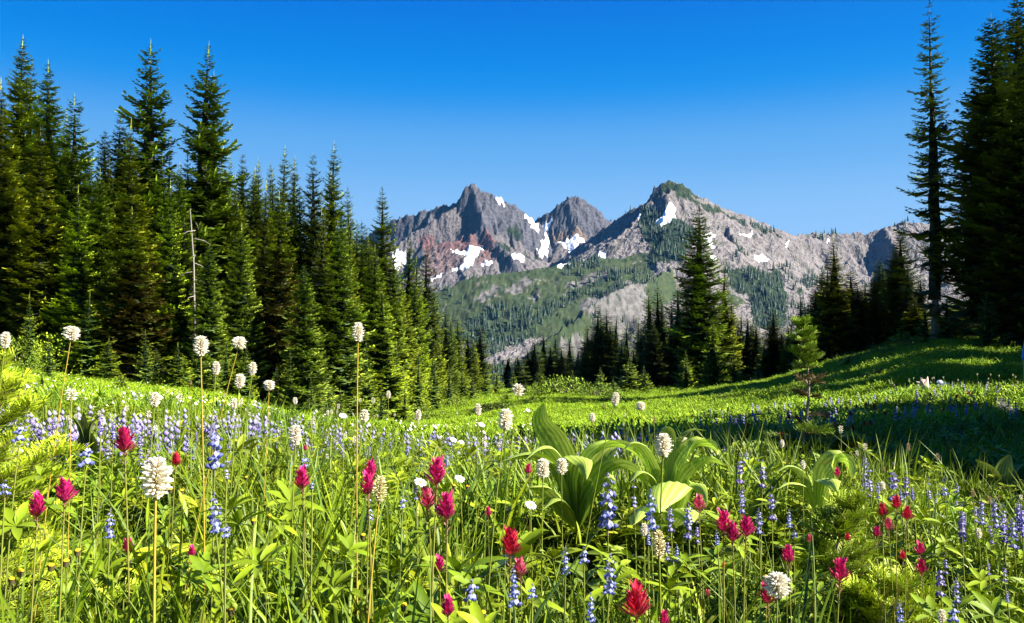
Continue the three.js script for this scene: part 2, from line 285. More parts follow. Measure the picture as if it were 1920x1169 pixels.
{
  const angles = []; for (let a = -Math.PI; a < Math.PI - 1e-6;) { angles.push(a); a += a > -.2 && a < .6 ? .00112 : a > -.45 && a < .8 ? .012 : .05; }
  const radii = [258]; while (radii[radii.length - 1] < 5000) { const r = radii[radii.length - 1]; radii.push(r + (r < 900 ? r * .055 : r < 1350 ? 26 : r < 2000 ? 9.5 : r < 3500 ? 6.6 : r * .05)); }
  const A = angles.length, N = radii.length, pos = new Float32Array(A * N * 3), col = new Float32Array(A * N * 3), ids = new Uint8Array(A * N), snowy = new Int16Array(A * N).fill(-1);
  const ID = { V: 0, A: 1, B: 2, C: 3, D: 4 };
  for (let k = 0; k < N; k++) for (let i = 0; i < A; i++) {
    const front = angles[i] > -.22 && angles[i] < .62, o = k * A + i, r = radii[k], x = Math.sin(angles[i]) * r, z = -Math.cos(angles[i]) * r;
    let h, id = 'V'; if (r < 430) h = land(x, z); else { lastCliff = 0; [h, id] = farLand(x, z); }
    const cliff = lastCliff; pos.set([x, h, z], o * 3); ids[o] = ID[id];
    const n = fbm(x / 70, z / 70, 4), f = fbm(x / 16 + 8, z / 16, 3), jx = x + n3(x / 25, z / 25, 2) * 5, jz = z + n3(x / 25, z / 25, 7) * 6;
    let c, veg = [.037, .064, .022], vegD = [.014, .033, .017];
    if (id === 'A' || id === 'B') c = mix([.23, .205, .215], mix([.095, .10, .135], [.17, .165, .195], clamp(.5 + f, 0, 1)), cliff);
    else if (id === 'C') { c = mix(mix([.275, .25, .25], [.215, .195, .197], clamp(.5 + f, 0, 1)), [.20, .18, .185], cliff * clamp(.5 + n, 0, 1)); if (h > 95 && n > .35) c = mix(c, veg, .35); }
    else if (id === 'D') { c = mix(veg, [.058, .080, .026], clamp(.5 + n * .9, 0, 1)); c = mix(c, vegD, clamp(f * 1.4 - .1, 0, 1)); if (n + f * .6 > .66) c = [.19, .18, .165]; }
    else c = mix(vegD, veg, clamp(.5 + n, 0, 1));
    if (front && r > 900) {
      const has = (L) => L.some((Z) => inside(Z, jx, jz));
      if (id === 'A' && has(ROCKRED)) c = mix(c, [.235, .10, .095], .75);
      if (has(SCREERED)) c = mix(c, [.24, .145, .14], .7);
      if (has(TAN)) c = [.29, .21, .17];
      if ((id === 'D' || id === 'C') && has(BARE)) c = f + n * .4 > .42 ? vegD : mix([.19, .18, .175], [.09, .088, .09], clamp(.4 + f * 1.3, 0, 1));
      else if (has(GREEN)) c = mix(vegD, veg, clamp(.5 + f, 0, 1));
      for (let s = 0; s < SNOW.length; s++) if (inside(SNOW[s], jx, jz)) snowy[o] = s;
    }
    col.set(mul(c, (id === 'A' || id === 'B' ? .47 : .62) * (1 + f * .12)), o * 3);
  }
  const faces = { 0: [], 1: [], 2: [], 3: [], 4: [] }, drifts = SNOW.map(() => ({ tris: [], host: [0, 0, 0, 0, 0] }));
  const tri = (a, b, c) => { const s = snowy[a] >= 0 && (snowy[b] >= 0 || snowy[c] >= 0) ? snowy[a] : snowy[b] >= 0 && snowy[c] >= 0 ? snowy[b] : -1; if (s >= 0) { drifts[s].tris.push(a, b, c); drifts[s].host[ids[a]]++; } else faces[ids[a]].push(a, b, c); };
  for (let k = 0; k < N - 1; k++) for (let i = 0; i < A; i++) { const j = (i + 1) % A, a = k * A + i, b = k * A + j, c = (k + 1) * A + j, d = (k + 1) * A + i; tri(a, b, c); tri(a, c, d); }
  const all = new THREE.BufferGeometry(); all.setAttribute('position', new THREE.BufferAttribute(pos, 3)); all.setIndex([].concat()); 
  const normals = new Float32Array(A * N * 3); // smooth over the whole sheet so that pieces meet without seams
  { const e1 = V(0, 0, 0), e2 = V(0, 0, 0), nn = V(0, 0, 0), add = (L) => { for (let q = 0; q < L.length; q += 3) { const [a, b, c] = [L[q], L[q + 1], L[q + 2]]; e1.set(pos[b * 3] - pos[a * 3], pos[b * 3 + 1] - pos[a * 3 + 1], pos[b * 3 + 2] - pos[a * 3 + 2]); e2.set(pos[c * 3] - pos[a * 3], pos[c * 3 + 1] - pos[a * 3 + 1], pos[c * 3 + 2] - pos[a * 3 + 2]); nn.crossVectors(e1, e2); for (const v of [a, b, c]) { normals[v * 3] += nn.x; normals[v * 3 + 1] += nn.y; normals[v * 3 + 2] += nn.z; } } };
    for (const k in faces) add(faces[k]); drifts.forEach((d) => add(d.tris));
    for (let v = 0; v < A * N; v++) { const l = Math.hypot(normals[v * 3], normals[v * 3 + 1], normals[v * 3 + 2]) || 1; normals[v * 3] /= l; normals[v * 3 + 1] /= l; normals[v * 3 + 2] /= l; } }
  const cut = (L) => { const map = new Map(), p = [], c = [], n = [], ix = []; for (const v of L) { let m = map.get(v); if (m === undefined) { m = map.size; map.set(v, m); for (let q = 0; q < 3; q++) { p.push(pos[v * 3 + q]); c.push(col[v * 3 + q]); n.push(normals[v * 3 + q]); } } ix.push(m); } const g = new THREE.BufferGeometry(), uv = []; for (let q = 0; q < p.length; q += 3) uv.push((p[q] + p[q + 2] * .35) / 230, (p[q + 1] * 1.25 - p[q + 2] * .6) / 240); g.setAttribute('uv', new THREE.Float32BufferAttribute(uv, 2)); g.setAttribute('position', new THREE.Float32BufferAttribute(p, 3)); g.setAttribute('color', new THREE.Float32BufferAttribute(c, 3)); g.setAttribute('normal', new THREE.Float32BufferAttribute(n, 3)); g.setIndex(ix); return g; };
  const LBL = { 0: ['valley_floor', 'hazy wooded valley floor and hills below the mountains', 'valley'], 1: ['mountain', 'jagged dark grey rock peak with a horn summit and red scree, left of the others', 'mountain'], 2: ['mountain', 'small rounded rocky peak between the two larger mountains', 'mountain'], 3: ['mountain', 'pale grey ridge mountain with a square rock cap and tree line, on the right', 'mountain'], 4: ['hillside', 'green wooded hillside with pale cliffs and talus below the peaks', 'hillside'] };
  const host = {};
  for (const k in LBL) if (faces[k].length) { const m = new THREE.Mesh(cut(faces[k]), k === '4' || k === '0' ? M.hill : M.rock); m.name = numbered(LBL[k][0]); scene.add(m); tag(m, LBL[k][1], LBL[k][2], null, 'structure'); host[k] = m; }
  for (const d of drifts) if (d.tris.length) part('snow_patch', cut(d.tris), M.snow, host[d.host.indexOf(Math.max(...d.host))]);
}
{ // woods on the far slopes: small spires, too many and too far to tell apart
  const g = new MB(); for (let k = 0; k < 3; k++) { const y0 = .05 + k * .28, y1 = y0 + .45 + .05 * k, r = .17 - k * .045, top = g.v(0, Math.min(1, y1), 0, [.036, .064, .028]); const ring = []; for (let s = 0; s < 5; s++) ring.push(g.v(Math.cos(s * 1.257 + k) * r, y0, Math.sin(s * 1.257 + k) * r, [.016, .034, .02])); for (let s = 0; s < 5; s++) g.t(ring[s], top, ring[(s + 1) % 5]); }
  const r = rng(31), list = [];
  for (const [Z, n] of FOREST) { if (!Z.length) continue; const pw = 1; const area = Z.map((q) => (q.x1 - q.x0) * (q.z1 - q.z0)), tot = area.reduce((a, b) => a + b, 0);
    Z.forEach((q, i) => { let want = n * area[i] / tot, tries = want * 30; while (want > 0 && tries-- > 0) { const x = lerp(q.x0, q.x1, r()), z = lerp(q.z0, q.z1, r()), jx = x + n3(x / 40, z / 40, 1) * 14, jz = z + n3(x / 40, z / 40, 4) * 20; if (inside(q, jx, jz) && !SNOW.some((w) => inside(w, x, z)) && fbm(x / 60, z / 60, 3) > -.12) { list.push([x, z, 5 + Math.pow(r(), 1.4) * 17]); want--; } } }); }
  for (let k = 0; k < 2400; k++) { const d = 480 + r() * 1250, u = -.12 + r() * .6, x = u * d, z = -d; if (fbm(x / 90, z / 90, 3) < .02 + .25 * smoothstep(d, 900, 1700)) continue; list.push([x, z, 7 + Math.pow(r(), 1.5) * 17]); }
  for (const [px, n] of [[1540, 5], [1555, 6], [1572, 5], [1690, 6], [1705, 5], [1180, 5], [1165, 4]]) { const c = RIDGES[4].pts.reduce((a, b) => Math.abs(b.x / -b.z - (px - 960) / F) < Math.abs(a.x / -a.z - (px - 960) / F) ? b : a); for (let k = 0; k < n; k++) { const u = (px + r() * 22 - 11 - 960) / F, z = c.z + (r() - .3) * 30; list.push([u * -z, z, 9 + r() * 12]); } }
  const im = new THREE.InstancedMesh(g.geo(false), M.needles, list.length), m4 = new THREE.Matrix4(), q = new THREE.Quaternion();
  list.forEach(([x, z, h], i) => { q.setFromAxisAngle(V(0, 1, 0), r() * 6.28); const w = h * (.8 + r() * .5); m4.compose(V(x, land(x, z) - .8, z), q, V(w, h, w)); im.setMatrixAt(i, m4); const t = .75 + r() * .5; im.setColorAt(i, new THREE.Color().setRGB(t, t, t * (.85 + r() * .3))); });
  im.name = 'distant_woods'; scene.add(im); tag(im, 'dark green woods scattered over the far slopes and ridges', 'woods', null, 'stuff');
}
// ---------------------------------------------------------------- conifers
// a spire of drooping branches; each branch is an axis with flat needle sprays to both sides
function conifer(o) {
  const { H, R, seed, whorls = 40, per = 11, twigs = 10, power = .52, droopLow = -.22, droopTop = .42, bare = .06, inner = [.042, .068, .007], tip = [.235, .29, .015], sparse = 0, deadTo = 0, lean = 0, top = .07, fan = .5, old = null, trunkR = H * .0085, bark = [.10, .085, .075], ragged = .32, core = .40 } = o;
  const r = rng(seed), g = new MB(), tk = new MB(), dead = new MB();
  const axis = (t) => V(Math.sin(t * 5 + seed) * H * .004 + lean * t * t, t * H, Math.cos(t * 4.1 + seed) * H * .004);
  tk.tube(Array.from({ length: 14 }, (_, k) => axis(k / 13).add(V(0, k ? 0 : -.6, 0))), (t) => Math.max(.006, trunkR * (1 - t) * (1 + .5 * Math.exp(-t * 30)) + .004), (t) => mul(bark, .8 + .4 * r()), 7);
  const shape = (t) => R * (top * (1 - t) + (1 - top) * Math.pow(1 - t, power)) * smoothstep(t, -.3, bare + .1);
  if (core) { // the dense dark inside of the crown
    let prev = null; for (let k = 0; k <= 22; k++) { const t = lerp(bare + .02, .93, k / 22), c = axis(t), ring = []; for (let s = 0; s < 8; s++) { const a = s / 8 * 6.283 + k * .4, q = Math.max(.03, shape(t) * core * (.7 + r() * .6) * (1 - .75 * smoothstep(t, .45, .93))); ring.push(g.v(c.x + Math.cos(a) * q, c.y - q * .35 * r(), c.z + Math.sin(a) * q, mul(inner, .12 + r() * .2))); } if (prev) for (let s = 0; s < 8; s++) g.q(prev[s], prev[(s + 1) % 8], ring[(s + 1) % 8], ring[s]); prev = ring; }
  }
  for (let w = 0; w < whorls; w++) {
    const t0 = bare + (1 - bare) * Math.pow((w + .5) / whorls, .92), wk = 1 + (r() - .5) * ragged;
    const n = t0 > .93 ? Math.max(3, per - 3) : per;
    for (let b = 0; b < n; b++) {
      if (r() < sparse) continue;
      const t = clamp(t0 + (r() - .5) / whorls * .45, bare, .995), c = axis(t), az = b / n * 6.283 + w * 2.4 + (r() - .5) * .7;
      let L = Math.max(.1, shape(t) * wk * (.72 + r() * .5)); if (r() < .07) L *= 1.25;
      const el = lerp(droopLow, droopTop, Math.pow(t, 1.4)) + (r() - .5) * .14, dx = Math.cos(az), dz = Math.sin(az);
      const isDead = t < deadTo && r() < 1 - t / deadTo * .6;
      const P = (s) => V(c.x + dx * L * s * Math.cos(el), c.y + L * (s * Math.sin(el) - .16 * Math.sin(s * 3.1) * (1 - t) + .2 * s * s * s), c.z + dz * L * s * Math.cos(el));
      if (isDead) { dead.tube([P(.02), P(.5), P(.95)], (k) => .022 * (1 - k) + .004, [.17, .15, .135], 3); for (let k = 0; k < 4; k++) { const p = P(.3 + k * .17), q = V(-dz, 0, dx).multiplyScalar((k % 2 ? 1 : -1) * L * .22).add(p).add(V(dx * .1, -.05 * L, dz * .1)); dead.tube([p, q], .006, [.16, .14, .12], 3); } continue; }
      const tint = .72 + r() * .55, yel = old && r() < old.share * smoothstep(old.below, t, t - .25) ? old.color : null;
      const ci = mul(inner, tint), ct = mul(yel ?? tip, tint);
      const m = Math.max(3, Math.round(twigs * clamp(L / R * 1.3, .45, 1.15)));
      // the axis itself
      const spray = (p, dir, l, wd, ca, cb, dr) => { // one flat needle spray, roof-shaped
        const sx = -dir.z, sz = dir.x, mx = p.x + dir.x * l * .5, my = p.y + dir.y * l * .5 + l * .06, mz = p.z + dir.z * l * .5;
        const A = g.vv(p, ca), T = g.v(p.x + dir.x * l, p.y + dir.y * l - dr * l, p.z + dir.z * l, cb), cm = mix(ca, cb, .6);
        const Lf = g.v(mx + sx * wd, my - wd * .55, mz + sz * wd, cm), Rt = g.v(mx - sx * wd, my - wd * .55, mz - sz * wd, cm);
        g.t(A, Lf, T); g.t(A, T, Rt);
      };
      const d0 = V(0, 0, 0);
      for (let k = 0; k < m; k++) {
        const s = .14 + .86 * (k + r() * .7) / m, p = P(s), q = P(Math.min(1, s + .08)); d0.copy(q).sub(p).normalize(); if (d0.lengthSq() < .1) d0.set(dx, 0, dz);
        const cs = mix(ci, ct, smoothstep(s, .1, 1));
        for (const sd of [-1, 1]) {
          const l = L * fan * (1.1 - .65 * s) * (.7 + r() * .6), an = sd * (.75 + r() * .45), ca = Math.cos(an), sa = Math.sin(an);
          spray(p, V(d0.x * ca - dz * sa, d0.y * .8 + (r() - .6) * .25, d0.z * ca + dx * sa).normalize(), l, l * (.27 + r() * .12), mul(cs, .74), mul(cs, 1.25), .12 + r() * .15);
        }
        if (k % 2) spray(p, V(d0.x * .7 + (r() - .5) * .5, .5 + r() * .3, d0.z * .7 + (r() - .5) * .5).normalize(), L * .2, L * .08, mul(cs, .7), mul(cs, 1.25), 0);
      }
      spray(P(.8), V(dx, .15, dz).normalize(), L * .28, L * .06, ct, mul(ct, 1.2), .05);
    }
  }
  g.leaf(curve([axis(.965), axis(1).add(V(0, .4, 0))], 3), V(1, 0, 0), (t) => .05 * (1 - t) * H / 20, .5, tip);
  const root = new THREE.Group();
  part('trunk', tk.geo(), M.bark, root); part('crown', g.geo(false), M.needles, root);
  if (dead.n) part('dead_branches', dead.geo(), M.bark, root);
  root.userData.H = H; root.userData.R = R;
  return root;
}
const PROTO = {
  fir1: conifer({ H: 24, R: 2.4, seed: 11 }), fir2: conifer({ H: 24, R: 2.3, seed: 12, whorls: 43, per: 11, tip: [0.196, 0.279, 0.022], ragged: .45 }),
  fir3: conifer({ H: 24, R: 2.5, seed: 13, deadTo: .22, tip: [0.259, 0.285, 0.014], power: .72, ragged: .4 }),
  silver: conifer({ H: 24, R: 2.6, seed: 14, tip: [0.259, 0.342, 0.035], inner: [0.038, 0.077, 0.030], whorls: 38 }),
  broad: conifer({ H: 24, R: 3.1, seed: 15, whorls: 34, per: 10, power: .5, tip: [0.168, 0.238, 0.015], droopTop: .35, ragged: .55, twigs: 10, sparse: .1 }),
  broad2: conifer({ H: 24, R: 2.9, seed: 25, whorls: 32, per: 10, power: .48, tip: [0.159, 0.223, 0.017], droopTop: .3, ragged: .6, twigs: 10, sparse: .14, lean: .4 }),
  brown: conifer({ H: 24, R: 2.4, seed: 16, old: { share: .85, below: .68, color: [.105, .075, .012] }, deadTo: .16, ragged: .45 }),
  spire: conifer({ core: .2, H: 25, R: 1.85, seed: 17, whorls: 34, per: 8, power: .55, bare: .1, deadTo: .26, droopLow: -.25, droopTop: .12, tip: [0.187, 0.245, 0.018], ragged: .6, sparse: .08, trunkR: .19, bark: [.19, .165, .145], top: .03, fan: .42 }),
  dark: conifer({ H: 24, R: 2.5, seed: 18, tip: [0.094, 0.131, 0.011], inner: [0.019, 0.038, 0.014], whorls: 38, power: .46, deadTo: .14, ragged: .4 }),
  dark2: conifer({ H: 24, R: 2.3, seed: 28, tip: [0.101, 0.131, 0.009], inner: [0.019, 0.038, 0.014], whorls: 36, power: .46, deadTo: .2, ragged: .5, lean: -.3 }),
  bright: conifer({ H: 24, R: 2.9, seed: 19, tip: [0.306, 0.402, 0.015], inner: [0.043, 0.086, 0.019], whorls: 34, power: .7, ragged: .5, bare: .03 }),
  young: conifer({ core: .2, H: 5, R: .95, seed: 20, whorls: 20, per: 6, twigs: 6, tip: [0.327, 0.420, 0.020], inner: [0.048, 0.096, 0.021], bare: .03, power: .7, droopLow: -.1, trunkR: .06, ragged: .5 }),
  young2: conifer({ core: .2, H: 5, R: 1.15, seed: 21, whorls: 17, per: 6, twigs: 7, tip: [0.279, 0.368, 0.033], inner: [0.048, 0.096, 0.029], bare: .03, power: .7, droopLow: 0, trunkR: .06, ragged: .6 }),
  far: conifer({ H: 20, R: 1.9, seed: 22, power: .42, whorls: 34, per: 9, twigs: 8, tip: [0.128, 0.171, 0.012], inner: [0.024, 0.048, 0.018], ragged: .5 }),
  far2: conifer({ H: 20, R: 1.8, seed: 23, whorls: 32, per: 9, twigs: 8, tip: [0.101, 0.138, 0.012], inner: [0.024, 0.048, 0.019], ragged: .6, power: .42, deadTo: .2 }),
};

// px of the top, py of the top, distance, width in px, kind, label, px of the foot
function tree(px, py, d, wpx, kind, label, group, foot = px, sink = 0) {
  const g = groundAt(foot, d), top = at(px, py, d), P = PROTO[kind], H = (top.y - g.y) * 1.025 + sink, o = P.clone();
  o.name = numbered(kind.startsWith('young') ? 'young_fir' : kind.startsWith('broad') ? 'hemlock_tree' : 'fir_tree'); scene.add(o);
  o.position.copy(g); o.position.y -= sink; const sw = wpx / F * d / (2 * P.userData.R);
  o.scale.set(sw, H / P.userData.H, sw); o.rotation.set((R0() - .5) * .03, R0() * 6.283, (R0() - .5) * .045);
  o.userData = {}; tag(o, label, kind.startsWith('young') ? 'young fir' : kind.startsWith('broad') ? 'hemlock tree' : 'fir tree', group);
  return o;
}
const LEFT = [
  [28, 84, 62, 118, 'fir1', 'tall spired dark fir at the far left, highest of the left edge'],
  [-6, 165, 52, 150, 'fir3', 'brownish fir cut by the left edge of the picture'],
  [44, 128, 64, 90, 'fir2', 'slim fir with pale trunk right behind the tall left-edge fir'],
  [88, 133, 58, 120, 'fir2', 'tall narrow fir second from the left edge on the skyline'],
  [72, 235, 50, 130, 'fir3', 'shorter olive fir standing before the two left-edge spires'],
  [135, 192, 56, 125, 'broad', 'dark hemlock with rounded top between the left spires and the gap of low crowns'],
  [140, 358, 46, 105, 'bright', 'bright green fir of middle height under the rounded dark hemlock'],
  [190, 252, 66, 90, 'dark', 'dark slender fir left of the twin crowns by the low gap'],
  [207, 224, 64, 90, 'dark2', 'dark fir topping the low gap left of the broad hemlocks'],
  [226, 248, 68, 80, 'dark', 'dark slender fir right beside the fir topping the low gap'],
  [283, 97, 60, 150, 'broad', 'tall broad-crowned hemlock with feathered branches, left of the pair'],
  [366, 99, 60, 150, 'broad2', 'tall broad-crowned hemlock with forked top, right of the pair'],
  [392, 150, 61, 110, 'broad', 'slimmer hemlock pressed against the right side of the forked hemlock'],
  [243, 240, 49, 135, 'fir3', 'sunlit olive fir with branches to the ground, before the hemlock pair'],
  [255, 400, 45, 110, 'brown', 'brownish middle-height fir at the foot of the sunlit olive fir'],
  [320, 350, 47, 100, 'bright', 'fresh green narrow fir between the two tall hemlocks'],
  [185, 330, 52, 95, 'fir2', 'green fir in front of the low skyline gap'],
  [388, 458, 46, 80, 'silver', 'bluish green slim fir standing below the forked hemlock'],
  [344, 420, 55, 90, 'dark', 'shaded fir behind the bare white snag'],
  [430, 306, 72, 62, 'fir2', 'thin fir top just right of the forked hemlock on the skyline'],
  [457, 301, 70, 72, 'dark2', 'dark fir with club-like top in the middle of the left forest skyline'],
  [442, 360, 60, 78, 'fir1', 'mid-green fir under the club-topped one'],
  [475, 318, 70, 56, 'fir1', 'thin pointed fir right of the club-topped one'],
  [491, 312, 66, 62, 'fir2', 'pointed fir with pale green crown, left of the browned fir'],
  [506, 318, 72, 52, 'dark', 'dark thin fir squeezed beside the pale pointed fir'],
  [455, 430, 48, 90, 'silver', 'bluish fir in the front row left of the browned fir'],
  [495, 352, 52, 105, 'fir3', 'fir with hanging olive branches, directly left of the browned fir'],
  [527, 290, 64, 82, 'fir1', 'tall fir rising behind the browned fir'],
  [524, 372, 50, 104, 'brown', 'half-dead fir with yellow-brown lower branches and bare grey trunk'],
  [550, 308, 66, 72, 'fir2', 'pointed fir just right of the browned fir'],
  [571, 505, 47, 92, 'silver', 'bluish narrow fir in front with skirt down to the white flowers'],
  [591, 303, 64, 84, 'dark2', 'dark tall fir left of the tallest central spire'],
  [620, 280, 66, 92, 'fir1', 'tallest thin spire in the right half of the left forest'],
  [632, 420, 54, 112, 'silver', 'wide silvery fir with layered branches below the tallest spire'],
  [603, 400, 56, 88, 'fir3', 'dark-skirted fir behind the silvery one'],
  [659, 360, 74, 66, 'fir2', 'slender fir right of the tallest spire'],
  [680, 425, 70, 76, 'dark', 'dark fir with thin crown before the slender one'],
  [717, 362, 78, 92, 'fir1', 'free-standing pointed fir in front of the red scree slope'],
  [700, 470, 66, 78, 'fir2', 'dark green fir left of the free-standing pointed one'],
  [716, 540, 62, 108, 'bright', 'bushy bright green fir below the free-standing pointed one'],
  [763, 452, 92, 60, 'fir2', 'narrow fir right of the free-standing one, against the snow patches'],
  [795, 470, 96, 58, 'dark2', 'fir with ragged flat top against the snow patches'],
  [752, 530, 80, 76, 'fir1', 'bright-skirted fir below the narrow fir'],
  [776, 512, 90, 66, 'bright', 'green fir between the narrow and the ragged fir'],
  [812, 540, 106, 52, 'fir1', 'small fir where the forest edge begins to drop'],
  [834, 582, 112, 46, 'dark', 'dark fir on the dropping forest edge'],
  [846, 600, 118, 42, 'fir2', 'slim fir on the dropping forest edge, beside the dark one'],
  [859, 597, 122, 44, 'fir1', 'pointed fir near the end of the dropping forest edge'],
  [876, 622, 128, 42, 'dark2', 'last fir but one at the low end of the left forest'],
  [888, 640, 134, 36, 'fir1', 'last small fir at the low end of the left forest'],
];
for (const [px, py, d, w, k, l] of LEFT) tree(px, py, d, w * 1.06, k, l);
const RIGHT = [
  [901, 613, 140, 36, 'dark2', 'lone dark fir standing free to the right of the left forest'],
  [953, 671, 160, 34, 'far', 'short fir in the valley gap left of the centre group'],
  [989, 656, 158, 30, 'far2', 'dark fir left end of the row under the talus'],
  [1020, 630, 162, 34, 'far', 'taller dark fir in the row under the talus'],
  [1041, 632, 160, 32, 'far2', 'second tall dark fir in the row under the talus'],
  [1068, 637, 158, 34, 'far', 'third tall dark fir in the row under the talus'],
  [1083, 655, 150, 30, 'far2', 'shorter dark fir at the right end of the row under the talus'],
  [1109, 629, 140, 36, 'far2', 'narrow dark fir left of the tight group of three'],
  [1121, 576, 136, 40, 'dark', 'left fir of the tight group of three in the middle distance'],
  [1136, 584, 134, 40, 'dark2', 'middle fir of the tight group of three'],
  [1156, 594, 132, 40, 'far2', 'right fir of the tight group of three'],
  [1195, 598, 146, 30, 'far2', 'thin dark lone fir right of the tight group of three'],
  [1217, 547, 116, 40, 'far', 'left fir of the close pair before the forested ridge'],
  [1232, 540, 114, 44, 'dark', 'right fir of the close pair before the forested ridge'],
  [1246, 585, 116, 38, 'far2', 'small fir between the close pair and the blunt-topped fir'],
  [1272, 540, 110, 54, 'dark2', 'blunt-topped fir left of the tall central fir'],
  [1315, 394, 98, 96, 'fir2', 'tall dark central fir rising before the right mountain'],
  [1335, 600, 88, 44, 'bright', 'small light green fir at the right foot of the tall central fir'],
  [1358, 495, 100, 62, 'fir3', 'second central fir right beside the tall one'],
  [1390, 588, 112, 36, 'far', 'small dark fir right of the second central fir'],
  [1407, 604, 112, 38, 'far2', 'another small dark fir right of the second central fir'],
  [1424, 640, 116, 34, 'far', 'low fir closing the central group on its right'],
  [1451, 584, 92, 52, 'dark', 'dark cone-shaped fir standing alone left of the crooked sapling'],
  [1478, 610, 90, 36, 'silver', 'pale slim young fir between the lone dark cone and the sapling'],
  [1542, 512, 84, 66, 'dark2', 'dark fir behind the mossy fir on the right slope'],
  [1522, 565, 88, 54, 'dark', 'shaded shorter fir left of the mossy one'],
  [1564, 450, 76, 96, 'fir3', 'mossy olive fir with pale lichen branches on the right slope'],
  [1596, 512, 80, 74, 'dark', 'dark-topped fir right of the mossy one'],
  [1624, 530, 84, 56, 'fir2', 'slim green fir between the dark-topped and the twin firs'],
  [1651, 492, 78, 62, 'dark', 'left of the twin dark firs on the right slope'],
  [1668, 512, 80, 58, 'dark2', 'right of the twin dark firs on the right slope'],
  [1693, 440, 72, 78, 'dark', 'dark fir standing directly left of the tall spire'],
  [1715, 560, 64, 66, 'fir3', 'low olive fir at the left foot of the tall spire'],
  [1752, 4, 60, 118, 'spire', 'very tall spire with short separate branches and pale bare lower trunk'],
  [1793, 560, 62, 60, 'dark2', 'low dark fir in the gap right of the tall spire'],
  [1846, 150, 58, 150, 'dark2', 'dark heavy fir left of the pair cut by the right edge'],
  [1884, 42, 50, 170, 'dark', 'massive dark fir near the right edge of the picture'],
  [1912, 2, 54, 160, 'dark2', 'dark fir at the right edge reaching the top of the picture'],
  [1936, 120, 47, 170, 'dark', 'dark fir mostly cut off by the right edge of the picture'],
  [1850, 560, 46, 80, 'young2', 'low young fir in the shade below the massive dark fir'],
];
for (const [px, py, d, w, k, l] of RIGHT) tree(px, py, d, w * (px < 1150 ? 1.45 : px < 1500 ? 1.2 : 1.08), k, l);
const WALL = [[108, 268, 60], [118, 225, 64], [152, 268, 62], [172, 300, 58], [196, 300, 58], [216, 282, 60], [238, 300, 58], [262, 300, 60], [300, 300, 58], [312, 262, 64], [330, 318, 56], [346, 300, 62], [408, 330, 62], [418, 318, 68], [436, 340, 62], [448, 322, 70], [466, 332, 64], [483, 330, 66], [512, 330, 68], [538, 318, 70], [562, 360, 64], [578, 360, 66], [608, 330, 68], [640, 380, 66], [648, 400, 62], [668, 420, 68], [690, 452, 68], [736, 470, 78], [780, 490, 92]];
WALL.forEach(([px, py, d], i) => tree(px, py, d, 66 + (i * 37 % 22), ['fir2', 'fir1', 'silver', 'fir2', 'fir3'][i % 5], 'slim green fir packed in the sunlit wall of the left forest', 'slim firs packing the left forest'));
const FILL = [[972, 668, 150], [1002, 640, 156], [1031, 648, 152], [1054, 652, 150], [1094, 640, 146], [1102, 612, 140], [1128, 604, 134], [1145, 612, 132], [1174, 612, 126], [1188, 655, 122], [1222, 575, 116], [1226, 612, 108], [1241, 560, 114], [1165, 640, 128], [1178, 652, 124], [1203, 610, 120], [1258, 566, 112], [1288, 556, 108], [1298, 600, 104], [1343, 548, 104], [1374, 560, 106], [1384, 606, 108], [1399, 592, 106], [1417, 606, 104], [1433, 640, 100], [1441, 655, 98], [1465, 630, 92], [1500, 560, 86], [1511, 585, 86], [1531, 536, 84], [1553, 500, 82], [1581, 536, 80], [1609, 536, 80], [1617, 560, 78], [1637, 520, 78], [1643, 560, 74], [1661, 500, 76], [1681, 470, 74], [1703, 500, 70], [1726, 520, 68], [1776, 590, 64], [1800, 575, 66], [1815, 560, 66], [1828, 520, 64]];
FILL.forEach(([px, py, d], i) => tree(px, py, d, i < 27 ? 48 : 52, ['far', 'dark', 'far2', 'dark2'][i % 4], px < 1480 ? 'narrow dark fir filling the stand before the right mountain' : 'narrow dark fir filling the stand along the top of the right slope', px < 1480 ? 'narrow firs of the centre stand' : 'narrow firs of the right stand'));
